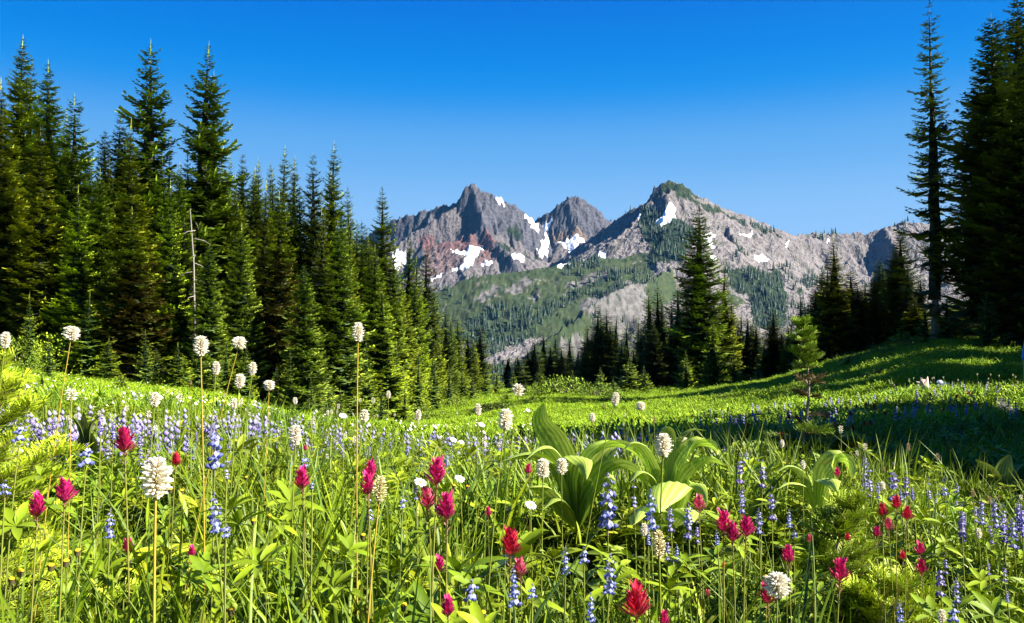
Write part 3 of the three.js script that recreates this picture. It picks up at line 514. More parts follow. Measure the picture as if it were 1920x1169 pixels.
const YOUNG = [ // saplings along the forest edges
  [55, 560, 40, 46, 'young', 'slim sapling at the left forest edge before the bright bush'], [92, 635, 36, 50, 'young2', 'dark-stemmed small sapling in front of the bright bush'],
  [168, 560, 44, 110, 'young', 'full skirted young fir right of the bright bush'], [205, 640, 42, 60, 'young', 'light green sapling against the skirted young fir'], [272, 625, 43, 60, 'young2', 'sapling at the foot of the sunlit olive fir'],
  [293, 655, 42, 62, 'young2', 'pale green sapling in the front row left of the white flower heads'], [335, 650, 42, 62, 'young', 'young fir just under the white snag'], [375, 640, 44, 70, 'young2', 'bluish young fir behind the tall white flowers'],
  [425, 640, 44, 60, 'young', 'young fir behind the leaning white flower'], [462, 650, 44, 56, 'young', 'young fir in the front row below the browned fir, left side'], [545, 660, 46, 50, 'young', 'young fir at the right foot of the browned fir'], [518, 690, 46, 46, 'young2', 'low young fir under the bare trunk of the browned fir'],
  [612, 680, 50, 66, 'young2', 'young silvery fir under the wide silvery one'], [655, 690, 54, 60, 'young', 'young fir behind the tallest white flower'], [690, 640, 58, 66, 'young', 'young bright fir left of the bushy bright fir'], [745, 650, 64, 66, 'young', 'young fir at the right foot of the bushy bright fir'],
  [785, 660, 76, 52, 'young', 'young fir in the light at the forest foot'], [815, 672, 84, 46, 'young', 'young fir lower on the lit forest foot'], [842, 690, 92, 42, 'young2', 'small round young fir on the lit forest foot'], [866, 690, 100, 40, 'young', 'pointed small fir at the low forest foot'], [885, 705, 100, 36, 'young2', 'last sapling at the low forest foot'],
  [912, 680, 110, 34, 'young', 'sapling right under the lone dark fir'], [930, 690, 112, 30, 'young', 'sapling between the lone dark fir and the valley gap'], [963, 700, 100, 34, 'young2', 'bushy sapling in the valley gap'], [985, 718, 90, 34, 'young', 'sapling behind the small white flower cluster in the gap'],
  [1012, 690, 92, 32, 'young', 'sapling on the left of the bushy knoll'], [1040, 710, 80, 34, 'young2', 'low sapling on top of the bushy knoll'], [1074, 700, 80, 34, 'young', 'pointed sapling on the bushy knoll'], [1100, 715, 78, 40, 'young', 'sapling on the right of the bushy knoll'], [1125, 690, 80, 36, 'young', 'sapling behind the leaning white flower right of the knoll'],
  [1180, 668, 86, 58, 'young', 'broad bright young fir before the tight group of three'], [1150, 712, 76, 40, 'young2', 'low bright sapling in front of the tight group of three'], [1208, 690, 86, 34, 'young', 'sapling left of the close pair'], [1285, 660, 90, 44, 'young', 'bright young fir at the left foot of the tall central fir'],
  [1375, 660, 90, 38, 'young', 'bright sapling under the second central fir'], [1420, 690, 84, 34, 'young2', 'low sapling under the low fir of the central group'], [1640, 655, 60, 54, 'young2', 'spreading sapling in the half shade on the right slope'], [1590, 668, 52, 40, 'young', 'sapling at the upper edge of the right meadow'],
  [1775, 560, 56, 60, 'young', 'lit young fir right of the pale spire trunk'], [1735, 570, 56, 58, 'young2', 'sunlit young fir left of the pale spire trunk'], [1652, 690, 34, 70, 'young2', 'dark flat-branched sapling in the shade of the right meadow'],
  [80, 700, 26, 40, 'young2', 'small fir standing in the left meadow before the bright shrub'], [228, 700, 34, 44, 'young', 'small lit fir before the left forest, under the olive fir'], [400, 690, 38, 46, 'young', 'small lit fir before the left forest, behind the trio of white heads'], [585, 715, 42, 44, 'young2', 'small round fir at the forest foot, right of the white spike'], [640, 735, 44, 40, 'young', 'small fir at the forest foot, left of the tallest white flower'], [715, 720, 50, 44, 'young2', 'small round fir in the hollow edge'], [760, 720, 58, 40, 'young', 'small pointed fir in the hollow edge'], [950, 735, 74, 40, 'young', 'small fir in front of the valley gap'], [1000, 740, 66, 34, 'young2', 'small round fir left in front of the bushy knoll'],
];
for (const [px, py, d, w, k, l] of YOUNG) tree(px, py, d, w, k, l);
{ // deeper in the wood, seen only through gaps
  const r = rng(77);
  for (let k = 0; k < 44; k++) { const px = -60 + k * 17.5 + r() * 10, d = 78 + r() * 26 + Math.max(0, px - 500) * .1, g = groundAt(px, d); tree(px, Math.min(g.y, 700) && lerp(330, 430, r()) + Math.max(0, px - 380) * .28, d, 72, r() < .5 ? 'dark' : 'dark2', 'dark fir deep inside the left forest showing between the front trees', 'firs deep inside the left forest'); }
  for (let k = 0; k < 30; k++) { const px = 1195 + k * 24 + r() * 14, d = 112 + r() * 30; tree(px, lerp(575, 640, r()) - Math.max(0, px - 1500) * .12, d, 58, r() < .5 ? 'far' : 'far2', 'dark fir at the back of the trees on the right slope', 'firs at the back of the right slope'); }
  // the wood goes on beyond both edges of the picture; the ones on the right cast the shade across the slope
  for (const [x, z, H, w] of [[6.9, -4.0, 5.4, 3.4], [7.6, -5.6, 6.2, 3.8], [8.6, -7.2, 7.2, 4], [11, -6.4, 8, 4.2], [14.5, -8.0, 9, 4.2], [13.5, -11.2, 9, 3.6], [21, -24, 8.5, 5], [22.5, -27.5, 11, 5.5], [25.5, -33, 12.5, 6], [28, -37, 13, 6], [31, -43, 14, 6], [35, -48, 15, 6], [42, -31, 18, 5], [48, -38, 20, 5], [-34, -40, 22, 5], [-38, -48, 24, 5], [-44, -38, 22, 5]]) {
    const o = PROTO.dark.clone(); o.name = numbered('fir_tree'); scene.add(o); o.userData = {}; o.position.set(x, land(x, z) - .2, z); o.scale.set(w / 5, H / 24, w / 5); o.rotation.y = r() * 6;
    tag(o, x > 0 ? 'dark fir beyond the right edge of the picture' : 'dark fir beyond the left edge of the picture', 'fir tree', x > 0 ? 'firs beyond the right edge' : 'firs beyond the left edge');
  }
}
{ // bare snag
  const g0 = groundAt(364, 50), top = at(356, 392, 50), s = new MB(), L = top.y - g0.y, o = thing('dead_tree', g0, 'bare white dead trunk standing among the left hemlocks', 'dead tree');
  s.tube([V(0, -.3, 0), V(.05, L * .3, 0), V(-.05, L * .7, .05), V(top.x - g0.x, L, 0)], (t) => .085 - .06 * t, (t) => mul([.21, .19, .185], .85 + .3 * R0()), 7); part('trunk', s.geo(), M.bark, o);
  const b = new MB(); for (let k = 0; k < 16; k++) { const y = L * (.25 + k * .045), a = k * 2.4; b.tube([V(0, y, 0), V(Math.cos(a) * .5, y - .1, Math.sin(a) * .5), V(Math.cos(a) * .8, y - .3, Math.sin(a) * .8)], (t) => .02 * (1 - t) + .004, [.27, .24, .22], 4); } part('bare_branches', b.geo(), M.bark, o);
}
// ---------------------------------------------------------------- grass and leaves of the meadow (nobody could count them)
const GREEN1 = [.14, .225, .006], GREEN2 = [.24, .33, .008], GREEN3 = [.085, .155, .008], LIME = [.35, .42, .012], STRAW = [.22, .17, .05];
const up3 = V(0, 1, 0);
function blade(g, r, x, z, h, w, az, lean, col, seg = 4) {
  const dx = Math.cos(az), dz = Math.sin(az), pts = [];
  for (let k = 0; k <= seg; k++) { const t = k / seg; pts.push(V(x + dx * h * lean * t * t, h * (t - .28 * lean * t * t), z + dz * h * lean * t * t)); }
  const a = r() * 6.283;
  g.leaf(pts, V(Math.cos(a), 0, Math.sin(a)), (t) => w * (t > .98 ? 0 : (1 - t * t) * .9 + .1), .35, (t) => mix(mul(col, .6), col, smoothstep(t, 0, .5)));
}
function lance(g, r, base, dir, L, w, col, droop = .5, fold = .3) { // a lance-shaped leaf
  const pts = []; for (let k = 0; k <= 5; k++) { const t = k / 5; pts.push(V(base.x + dir.x * L * t, base.y + dir.y * L * t - droop * L * .45 * t * t, base.z + dir.z * L * t)); }
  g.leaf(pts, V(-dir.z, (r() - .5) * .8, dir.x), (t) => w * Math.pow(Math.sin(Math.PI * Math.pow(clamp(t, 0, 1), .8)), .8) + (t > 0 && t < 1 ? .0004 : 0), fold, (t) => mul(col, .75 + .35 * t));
}
function palmate(g, r, c, tilt, size, col, n = 7) { // the wheel leaf of a lupine
  const a0 = r() * 6.28, ax = Math.cos(tilt.az) * tilt.k, az = Math.sin(tilt.az) * tilt.k;
  for (let i = 0; i < n; i++) { const a = a0 + i / n * 6.283 + (r() - .5) * .2, dx = Math.cos(a), dz = Math.sin(a), d = V(dx, .42 + dx * ax + dz * az + (r() - .5) * .2, dz).normalize(); lance(g, r, c, d, size * (.8 + r() * .35), size * .125, mul(col, .85 + r() * .3), .45, .35); }
}
const CLUMP = {
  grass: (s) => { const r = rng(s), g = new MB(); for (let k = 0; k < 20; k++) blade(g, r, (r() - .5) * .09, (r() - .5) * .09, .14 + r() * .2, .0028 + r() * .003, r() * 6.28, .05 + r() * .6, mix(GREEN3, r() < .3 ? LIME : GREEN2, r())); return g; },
  sedge: (s) => { const r = rng(s), g = new MB(); for (let k = 0; k < 9; k++) blade(g, r, (r() - .5) * .06, (r() - .5) * .06, .2 + r() * .2, .003 + r() * .0025, r() * 6.28, .1 + r() * .5, mix([.035, .085, .02], GREEN1, r()), 5); return g; },
  lupine: (s) => { const r = rng(s), g = new MB(); for (let k = 0; k < 7; k++) { const a = r() * 6.28, q = .02 + r() * .09, h = .07 + r() * .16, c = V(Math.cos(a) * q, h, Math.sin(a) * q); g.tube([V(0, 0, 0), V(c.x * .5, h * .6, c.z * .5), c], .0013, GREEN1, 3); palmate(g, r, c, { az: r() * 6.28, k: r() * .9 }, .035 + r() * .03, mix(GREEN1, r() < .4 ? LIME : GREEN2, r()), 6 + (r() * 3 | 0)); } return g; },
  broad: (s) => { const r = rng(s), g = new MB(); for (let k = 0; k < 11; k++) { const a = r() * 6.28, e = .5 + r() * .9; lance(g, r, V((r() - .5) * .05, .01 + r() * .09, (r() - .5) * .05), V(Math.cos(a) * Math.cos(e), Math.sin(e), Math.sin(a) * Math.cos(e)), .07 + r() * .09, .009 + r() * .009, mix(GREEN1, r() < .35 ? LIME : GREEN2, r()), .7, .2); } return g; },
  herb: (s) => { const r = rng(s), g = new MB(); for (let k = 0; k < 5; k++) { const a = r() * 6.28, h = .12 + r() * .14, top = V(Math.cos(a) * .05, h, Math.sin(a) * .05); g.tube([V(0, 0, 0), V(top.x * .4, h * .5, top.z * .4), top], .0012, [.12, .14, .02], 3); for (let q = 0; q < 9; q++) { const t = .25 + q / 12, b = a + q * 2.4; lance(g, r, V(top.x * t, h * t, top.z * t), V(Math.cos(b) * .85, .35, Math.sin(b) * .85), .025 + r() * .022, .0055, mix(GREEN3, GREEN2, r()), .5, .25); } } return g; },
  oval: (s) => { const r = rng(s), g = new MB(); for (let k = 0; k < 14; k++) { const a = r() * 6.28, q = r() * .08, h = .03 + r() * .12, e = r() * .9; lance(g, r, V(Math.cos(a) * q, h, Math.sin(a) * q), V(Math.cos(a) * Math.cos(e), Math.sin(e), Math.sin(a) * Math.cos(e)), .03 + r() * .03, .010 + r() * .006, mix(GREEN3, r() < .5 ? LIME : GREEN2, r() * .9), .4, .12); } return g; },
  dry: (s) => { const r = rng(s), g = new MB(); for (let k = 0; k < 3; k++) blade(g, r, (r() - .5) * .1, (r() - .5) * .1, .16 + r() * .16, .0012, r() * 6.28, .2 + r() * .6, mix(STRAW, [.10, .05, .02], r())); for (let k = 0; k < 3; k++) lance(g, r, V((r() - .5) * .1, .02 + r() * .1, (r() - .5) * .1), V(r() - .5, .5, r() - .5).normalize(), .05, .006, mix(STRAW, [.12, .05, .02], r())); return g; },
  tuft: (s) => { const r = rng(s), g = new MB(); for (let k = 0; k < 30; k++) blade(g, r, (r() - .5) * .3, (r() - .5) * .3, .08 + r() * .16, .004 + r() * .004, r() * 6.28, .2 + r() * .7, mix(GREEN1, r() < .5 ? LIME : GREEN2, r()), 2); for (let k = 0; k < 10; k++) { const a = r() * 6.28; lance(g, r, V((r() - .5) * .3, 0.02 + r() * .08, (r() - .5) * .3), V(Math.cos(a) * .8, .5, Math.sin(a) * .8), .04 + r() * .05, .008, mix(GREEN1, GREEN2, r()), .5, .2); } return g; },
  herbtuft: (s) => { const r = rng(s), g = new MB(); for (let k = 0; k < 40; k++) { const a = r() * 6.28, e = r() * 1.2; lance(g, r, V((r() - .5) * .34, .02 + r() * .14, (r() - .5) * .34), V(Math.cos(a) * Math.cos(e), Math.sin(e), Math.sin(a) * Math.cos(e)), 0.04 + r() * .05, .009, mix(GREEN3, r() < .5 ? LIME : GREEN2, r()), .5, .2); } return g; },
};
// a spot is kept free where a thing with leaves of its own stands
const CLEAR = [], LOW = [];
function scatter(name, label, category, kinds, mat, spots, tintOf) {
  const root = new THREE.Group(); root.name = numbered(name); scene.add(root); tag(root, label, category, null, 'stuff');
  const lists = new Map();
  for (const s of spots) { const key = s.kind + s.v; if (!lists.has(key)) lists.set(key, []); lists.get(key).push(s); }
  const m4 = new THREE.Matrix4(), q = new THREE.Quaternion(), q2 = new THREE.Quaternion(), c = new THREE.Color();
  for (const [key, L] of lists) {
    const im = new THREE.InstancedMesh(kinds[key], mat, L.length); im.name = key.replace(/\d+$/, '') + (/(grass|sedge|tuft)/.test(key) ? '_blades' : '_leaves'); 
    L.forEach((s, i) => { q.setFromAxisAngle(up3, s.a); q2.setFromAxisAngle(V(Math.cos(s.a * 7), 0, Math.sin(s.a * 7)), s.tilt ?? 0); m4.compose(V(s.x, s.y, s.z), q2.multiply(q), V(s.s, s.h, s.s)); im.setMatrixAt(i, m4); c.setRGB(...s.c); im.setColorAt(i, c); });
    im.userData.kind = 'stuff'; root.add(im);
  }
  return root;
}
// ---------------------------------------------------------------- broad-leaved plants with pleated leaves
function bigLeaf(o, spine, wpx, d, roll, tone = 1, dz = 0) { // spine in pixels of the photograph, dz: how far each end leans towards the viewer
  const n = spine.length - 1, pts = curve(spine.map(([x, y, q], i) => at(x, y, d - (q ?? dz * i / n))).map((p) => p.sub(o.position)), 18), W = wpx / F * d, g = new MB(), cols = 12, ps = [];
  const side = V(0, 0, 0), dir = V(0, 0, 0), nn = V(0, 0, 0); let prevSide = null;
  for (let k = 0; k < pts.length; k++) {
    const t = k / (pts.length - 1); dir.copy(pts[Math.min(k + 1, pts.length - 1)]).sub(pts[Math.max(0, k - 1)]).normalize();
    side.set(Math.cos(roll), Math.sin(roll) * .35, Math.sin(roll)); side.addScaledVector(dir, -side.dot(dir)).normalize(); if (prevSide) side.lerp(prevSide, .6).addScaledVector(dir, -side.dot(dir)).normalize(); prevSide = side.clone();
    nn.crossVectors(side, dir); const w = W * .5 * Math.pow(Math.sin(Math.PI * Math.pow(clamp(t * .985 + .012, 0, 1), .82)), .85), row = [];
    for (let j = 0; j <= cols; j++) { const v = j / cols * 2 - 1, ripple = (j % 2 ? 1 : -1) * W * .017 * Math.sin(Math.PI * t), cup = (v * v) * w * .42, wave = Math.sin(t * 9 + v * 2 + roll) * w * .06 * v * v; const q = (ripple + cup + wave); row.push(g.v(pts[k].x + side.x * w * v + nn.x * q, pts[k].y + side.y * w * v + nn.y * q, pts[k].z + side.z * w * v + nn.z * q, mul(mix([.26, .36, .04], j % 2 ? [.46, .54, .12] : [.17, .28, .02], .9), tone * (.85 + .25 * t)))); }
    ps.push(row);
  }
  for (let k = 0; k < ps.length - 1; k++) for (let j = 0; j < cols; j++) g.q(ps[k][j], ps[k][j + 1], ps[k + 1][j + 1], ps[k + 1][j]);
  return part('leaf', g.geo(), M.broad, o);
}
function broadPlant(px, d, label, leaves, dark = 1) {
  const o = thing('false_hellebore', groundAt(px, d), label, 'plant'); CLEAR.push([o.position.x, o.position.z, .10]); LOW.push([o.position.x, o.position.z + .12, .3], [o.position.x * .85, o.position.z * .82, .3]);
  for (const [s, w, roll, tone, dz] of leaves) bigLeaf(o, s, w, d, roll, (tone ?? 1) * dark, dz ?? 0);
  return o;
}
{
  const a = broadPlant(1078, 2.15, 'large broad-leaved plant with one twisted upright leaf, near the centre', [
    [[[1078, 985], [1066, 880], [1042, 822], [1017, 786], [1020, 756]], 62, .5, 1.0, .02], [[[1078, 985], [1050, 880], [1015, 852], [980, 850], [940, 866]], 60, 1.35, 1.0, .10], [[[1078, 980], [1056, 872], [1030, 838], [1006, 842], [984, 864]], 34, 1.1, 1.35, .16],
    [[[1080, 980], [1066, 890], [1078, 856], [1096, 866], [1100, 900]], 44, .4, 1.15, .16], [[[1084, 985], [1104, 862], [1152, 838], [1200, 858], [1224, 908]], 50, 1.25, 1.5, .12], [[[1084, 990], [1098, 920], [1122, 870], [1146, 842], [1166, 836]], 66, .5, .95, -.02],
    [[[1078, 990], [1052, 940], [1022, 912], [992, 914]], 62, 1.2, 1.1, .14], [[[1086, 990], [1130, 895], [1178, 880], [1222, 915]], 62, 1.3, 1.3, .18], [[[1084, 990], [1110, 930], [1140, 905], [1165, 920]], 50, 1.0, 1.2, .08], [[[1080, 990], [1060, 950], [1040, 935], [1015, 958]], 40, 1.1, .9, .2], [[[1080, 985], [1072, 905], [1062, 880], [1045, 872]], 30, .3, 1.2, .05],
  ]);
  broadPlant(1254, 2.05, 'second broad-leaved plant with arching pale leaves, right of the twisted one', [
    [[[1250, 985], [1236, 890], [1206, 836], [1182, 830], [1168, 846]], 30, 1.0, 1.25, .04], [[[1252, 980], [1254, 880], [1256, 812], [1246, 802], [1238, 812]], 22, .2, 1.0, .02], [[[1256, 985], [1274, 876], [1306, 838], [1336, 840], [1346, 846]], 52, 1.2, 1.45, .10], [[[1260, 985], [1290, 896], [1330, 868], [1362, 873]], 46, 1.25, 1.35, .12],
    [[[1254, 985], [1262, 912], [1252, 905], [1240, 930], [1236, 962]], 78, .15, 1.5, .22], [[[1250, 985], [1222, 898], [1196, 884], [1180, 906]], 42, 1.2, 1.1, .12], [[[1262, 985], [1296, 906], [1316, 920], [1326, 950]], 24, 1.0, 1.2, .15], [[[1258, 985], [1274, 832], [1300, 808], [1324, 808]], 18, 1.1, .9, .03], [[[1250, 990], [1226, 950], [1200, 958], [1188, 985]], 60, 1.0, 1.4, .25], [[[1258, 990], [1276, 955], [1290, 960], [1296, 985]], 50, .7, 1.4, .25],
  ]);
  broadPlant(1534, 2.2, 'small broad-leaved plant with one folded-over leaf before the sapling', [
    [[[1532, 960], [1506, 888], [1478, 873], [1452, 888]], 22, 1.2, 1.2, .08], [[[1536, 960], [1548, 886], [1572, 866], [1592, 874], [1600, 898]], 46, 1.0, 1.4, .10], [[[1536, 960], [1548, 902], [1560, 900], [1570, 922]], 38, .8, 1.35, .16], [[[1532, 960], [1506, 912], [1476, 906], [1458, 918]], 26, 1.2, 1.3, .12],
  ]);
  broadPlant(166, 2.6, 'dark-leaved plant among purple lupines at left', [
    [[[166, 870], [160, 800], [156, 772]], 22, .3, .35], [[[166, 870], [150, 800], [134, 780]], 18, .8, .35], [[[168, 870], [172, 800], [190, 778]], 20, .9, .35], [[[166, 870], [165, 830], [160, 805]], 46, .1, .35],
  ]);
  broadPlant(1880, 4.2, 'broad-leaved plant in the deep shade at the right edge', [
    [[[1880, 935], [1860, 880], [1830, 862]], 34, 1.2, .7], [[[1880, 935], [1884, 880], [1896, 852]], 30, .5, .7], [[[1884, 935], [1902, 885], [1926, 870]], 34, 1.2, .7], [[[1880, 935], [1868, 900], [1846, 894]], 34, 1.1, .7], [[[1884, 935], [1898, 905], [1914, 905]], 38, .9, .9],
  ]);
  broadPlant(1716, 17, 'lit broad-leaved plant on the bank left of the hiker', [[[[1716, 760], [1708, 736], [1698, 730]], 7, 1, 1], [[[1716, 760], [1720, 732], [1734, 722]], 6, 1, 1], [[[1716, 760], [1714, 730], [1706, 726]], 6, .5, 1], [[[1718, 760], [1726, 740], [1738, 742]], 7, 1, 1]]);
}
// ---------------------------------------------------------------- small firs with needles that show
function needleFir(o, H, R, opt = {}) {
  const { seed = 5, tiers = 9, per = 6, bare = .06, tip = [.17, .25, .015], inner = [.02, .045, .008], nl = .019, wob = .03, dens = 1, el0 = -.12, power = .8, brown = null, lean = V(0, 0, 0), skip = null, nw = 1, wide = null } = opt;
  const r = rng(seed), g = new MB(), tk = new MB(), bb = new MB(), axis = (t) => V(lean.x * t + Math.sin(t * 9 + seed) * wob * H, t * H, lean.z * t + Math.cos(t * 7 + seed) * wob * H);
  tk.tube(Array.from({ length: 12 }, (_, k) => axis(k / 11)), (t) => (.011 * H + .003) * (1 - t * .85), (t) => mul([.20, .16, .12], .7 + r() * .5), 6);
  const twig = (p, d, L, c0, c1, wd) => { // needles brush out to both sides and upwards
    const n = Math.max(10, Math.round(L / .0017 * dens)), s = V(-d.z, 0, d.x).normalize(), u = V(0, 0, 0).crossVectors(d, s).multiplyScalar(-1), a = V(0, 0, 0);
    bb.tube([p, p.clone().addScaledVector(d, L)], (t) => .0011 * (1.3 - t), mul([.16, .12, .06], .8), 3);
    for (let k = 0; k < n; k++) { const t = (k + r()) / n, q = p.clone().addScaledVector(d, L * t), sg = k % 2 ? 1 : -1, upw = r() * 1.5 - .45, l = nl * wd * (.75 + r() * .5) * (t > .9 ? .8 : 1); a.copy(d).multiplyScalar(.75 + r() * .3).addScaledVector(s, sg * (1 - .35 * upw)).addScaledVector(u, upw).normalize(); const c = mul(mix(c0, c1, t), .7 + r() * .6), w = .0016 * nw; const c2 = mul(c, 1.1), A = g.v(q.x - d.x * w, q.y - d.y * w, q.z - d.z * w, mul(c, .75)), B = g.v(q.x + d.x * w, q.y + d.y * w, q.z + d.z * w, mul(c, .75)), C = g.v(q.x + a.x * l + d.x * w * .7, q.y + a.y * l + d.y * w * .7, q.z + a.z * l + d.z * w * .7, c2), D = g.v(q.x + a.x * l - d.x * w * .7, q.y + a.y * l - d.y * w * .7, q.z + a.z * l - d.z * w * .7, c2); g.q(A, B, C, D); }
  };
  for (let w = 0; w < tiers; w++) {
    const t = clamp(bare + (1 - bare) * Math.pow(Math.max(0, w + .2 + (r() - .5) * .7) / tiers, .9), bare, .97); if (skip && t > skip[0] && t < skip[1]) continue;
    const dead = brown && t > brown[0] && t < brown[1];
    for (let b = 0; b < per; b++) {
      if (dead && r() < .68) continue; const az = b / per * 6.283 + w * 1.1 + (r() - .5) * 1.1, c = axis(t), L = Math.max(.03 * H, R * Math.pow(1 - t, power) * (.55 + r() * .75)) * (dead ? .55 + r() * .6 : 1) * (wide && t < wide[0] ? wide[1] : 1), el = lerp(el0, .75, t * t) + (r() - .5) * .55, d = V(Math.cos(az) * Math.cos(el), Math.sin(el), Math.sin(az) * Math.cos(el));
      const c0 = dead ? [.09, .075, .025] : inner, c1 = dead ? [.17, .13, .045] : mul(tip, .8 + r() * .4), wd = 1;
      const bend = (s) => c.clone().addScaledVector(d, L * s).add(V(0, L * .14 * s * s, 0));
      let prev = bend(.04); for (let k = 1; k <= 3; k++) { const q = bend(k / 3), dd = q.clone().sub(prev), l = dd.length(); twig(prev, dd.normalize(), l, mix(c0, c1, (k - 1) / 3), mix(c0, c1, k / 3), wd); prev = q; }
      const m = Math.max(2, Math.round(L / .028)); for (let k = 0; k < m; k++) { const s = .25 + .7 * k / m, p = bend(s); for (const sg of [-1, 1]) { const an = sg * (.75 + r() * .25), dd = V(d.x * Math.cos(an) - d.z * Math.sin(an), d.y + .1 + (r() - .5) * .6, d.z * Math.cos(an) + d.x * Math.sin(an)).normalize(); twig(p, dd, L * (.6 - .4 * s) + .022, mix(c0, c1, s * .6), c1, wd); } }
    }
  }
  twig(axis(.96), V(0, 1, 0), H * .06, inner, tip, 1);
  part('trunk', tk.geo(), M.bark, o); part('twigs', bb.geo(false), M.bark, o); part('needles', g.geo(false), M.leaf, o);
  return o;
}
{
  let o;
  o = thing('young_fir', groundAt(1556, 1.75), 'small dark-cored fir with spread needled branches, lower right foreground', 'young fir'); needleFir(o, .33, .145, { seed: 61, tiers: 10, per: 6, tip: [.34, .44, .02], inner: [.09, .15, .015], power: .62, el0: .05, lean: V(.03, 0, 0) }); CLEAR.push([o.position.x, o.position.z, .10]); LOW.push([o.position.x, o.position.z + .1, .26], [o.position.x * .85, o.position.z * .82, .16]);
  o = thing('young_fir', groundAt(1668, 1.65), 'low yellow-green fir shoots right beside the dark-cored fir', 'young fir'); needleFir(o, .22, .15, { seed: 62, tiers: 6, per: 6, tip: [.46, .56, .02], inner: [.18, .26, .02], power: .5, el0: .15 }); CLEAR.push([o.position.x, o.position.z, .08]); LOW.push([o.position.x, o.position.z + .1, .24], [o.position.x * .85, o.position.z * .82, .16]);
  o = thing('young_fir', groundAt(-30, 1.55), 'light green fir with needled branches reaching in from the left edge', 'young fir'); needleFir(o, .60, .21, { seed: 63, tiers: 12, per: 7, tip: [.42, .52, .02], inner: [.15, .22, .02], power: .5, el0: .05 }); CLEAR.push([o.position.x, o.position.z, .1]); LOW.push([o.position.x, o.position.z + .1, .25]);
  o = thing('young_fir', groundAt(176, 3.4), 'tiny fir by the dark-leaved plant at left', 'young fir'); needleFir(o, .22, .10, { seed: 64, tiers: 6, per: 5, nl: .024, nw: 1.7, tip: [.20, .28, .015] });
  const g = groundAt(1512, 4.6), top = at(1508, 602, 4.6), H = top.y - g.y;
  o = thing('young_fir', g, 'crooked fir sapling with bare brown middle trunk and bright green top', 'young fir'); needleFir(o, H, .115, { seed: 65, tiers: 17, per: 5, bare: .10, nl: .026, dens: .5, nw: 1.8, wob: .014, power: .30, el0: -.2, brown: [.40, .66], skip: [.34, .42], wide: [.32, 2.1], tip: [.25, .37, .02], inner: [.06, .11, .012], lean: V(-.01, 0, 0) });
  for (const [px, d, h, R, s, l] of [[1420, 4.4, .20, .20, 66, 'low spreading fir left of the crooked sapling'], [1600, 4.6, .26, .22, 67, 'low spreading fir right of the crooked sapling']]) { o = thing('young_fir', groundAt(px, d), l, 'young fir'); needleFir(o, h, R, { seed: s, tiers: 6, per: 6, nl: .03, dens: .6, nw: 2.2, power: .5, tip: [.20, .30, .03], inner: [.05, .09, .012] }); }
}
// ---------------------------------------------------------------- shrubs at the wood's edge, heather, stump, trail
function shrub(px, d, wpx, hpx, col, label, name = 'shrub', cat = 'shrub') {
  const g0 = groundAt(px, d), o = thing(name, g0, label, cat), W = wpx / F * d / 2, Hh = hpx / F * d, r = rng(Math.round(px * 7 + d)), g = new MB(), tw = new MB();
  for (let k = 0; k < 12; k++) { const a = r() * 6.28, q = r() * .8; tw.tube([V(0, -.1, 0), V(Math.cos(a) * W * q * .6, Hh * .5, Math.sin(a) * W * q * .6), V(Math.cos(a) * W * q, Hh * (.95 - q * .4), Math.sin(a) * W * q)], (t) => .02 * W * (1.1 - t), [.10, .08, .05], 3); }
  const n = Math.min(2600, Math.round(700 * (wpx / 60))); const ls = Math.max(W * .05, .02);
  for (let k = 0; k < n; k++) { const a = r() * 6.28, e = Math.acos(1 - r()), q = .55 + .5 * Math.pow(r(), .5) + n3(Math.cos(a) * 1.4, Math.sin(a) * 1.4 + px, e * 1.5) * .25, p = V(Math.cos(a) * Math.sin(e) * W * q, Math.cos(e) * Hh * q * .98 + .02, Math.sin(a) * Math.sin(e) * W * q); lance(g, r, p, V(r() - .5, r() - .1, r() - .5).normalize(), ls * (1.2 + r()), ls * .42, mul(col, .55 + r() * .75), .4, .2); }
  part('stems', tw.geo(), M.bark, o); part('foliage', g.geo(), M.turf, o); return o;
}
shrub(118, 44, 130, 72, [.21, .29, .012], 'bright yellow-green shrub glowing at the left forest edge'); shrub(30, 43, 110, 60, [.15, .22, .012], 'green shrubby bank at the left edge below the firs'); shrub(60, 38, 70, 28, [.13, .2, .012], 'low green shrub at the left forest foot'); shrub(75, 10, 60, 30, [.14, .22, .012], 'low leafy shrub on the left meadow rim');
shrub(1060, 78, 120, 34, [.13, .2, .012], 'low bushy knoll of green shrubs under the valley row'); shrub(1120, 74, 90, 26, [.10, .165, .012], 'green bush on the right of the knoll'); shrub(1010, 80, 70, 22, [.15, .22, .012], 'light green bush on the left of the knoll'); shrub(1150, 66, 60, 12, [.06, .07, .02], 'low dark bush at the knoll foot');
shrub(1357, 44, 38, 13, [.055, .05, .015], 'dark heather hummock on the lit slope, upper one', 'heather_clump', 'heather'); shrub(1281, 33, 30, 14, [.05, .05, .015], 'dark heather hummock on the lit slope, lower one', 'heather_clump', 'heather'); shrub(1422, 13, 40, 16, [.05, .06, .012], 'dark heather patch in the near right meadow', 'heather_clump', 'heather');
shrub(1655, 54, 70, 24, [.13, .2, .012], 'leafy bush below the trees on the right slope, left one'); shrub(1700, 55, 80, 26, [.15, .22, .012], 'leafy bush left of the spire trunk'); shrub(1790, 56, 70, 24, [.15, .23, .012], 'lit leafy bush right of the spire trunk'); shrub(1600, 56, 60, 20, [.10, .16, .012], 'leafy bush at the foot of the mossy fir'); shrub(1870, 50, 90, 24, [.09, .14, .012], 'shaded bush below the massive dark fir');
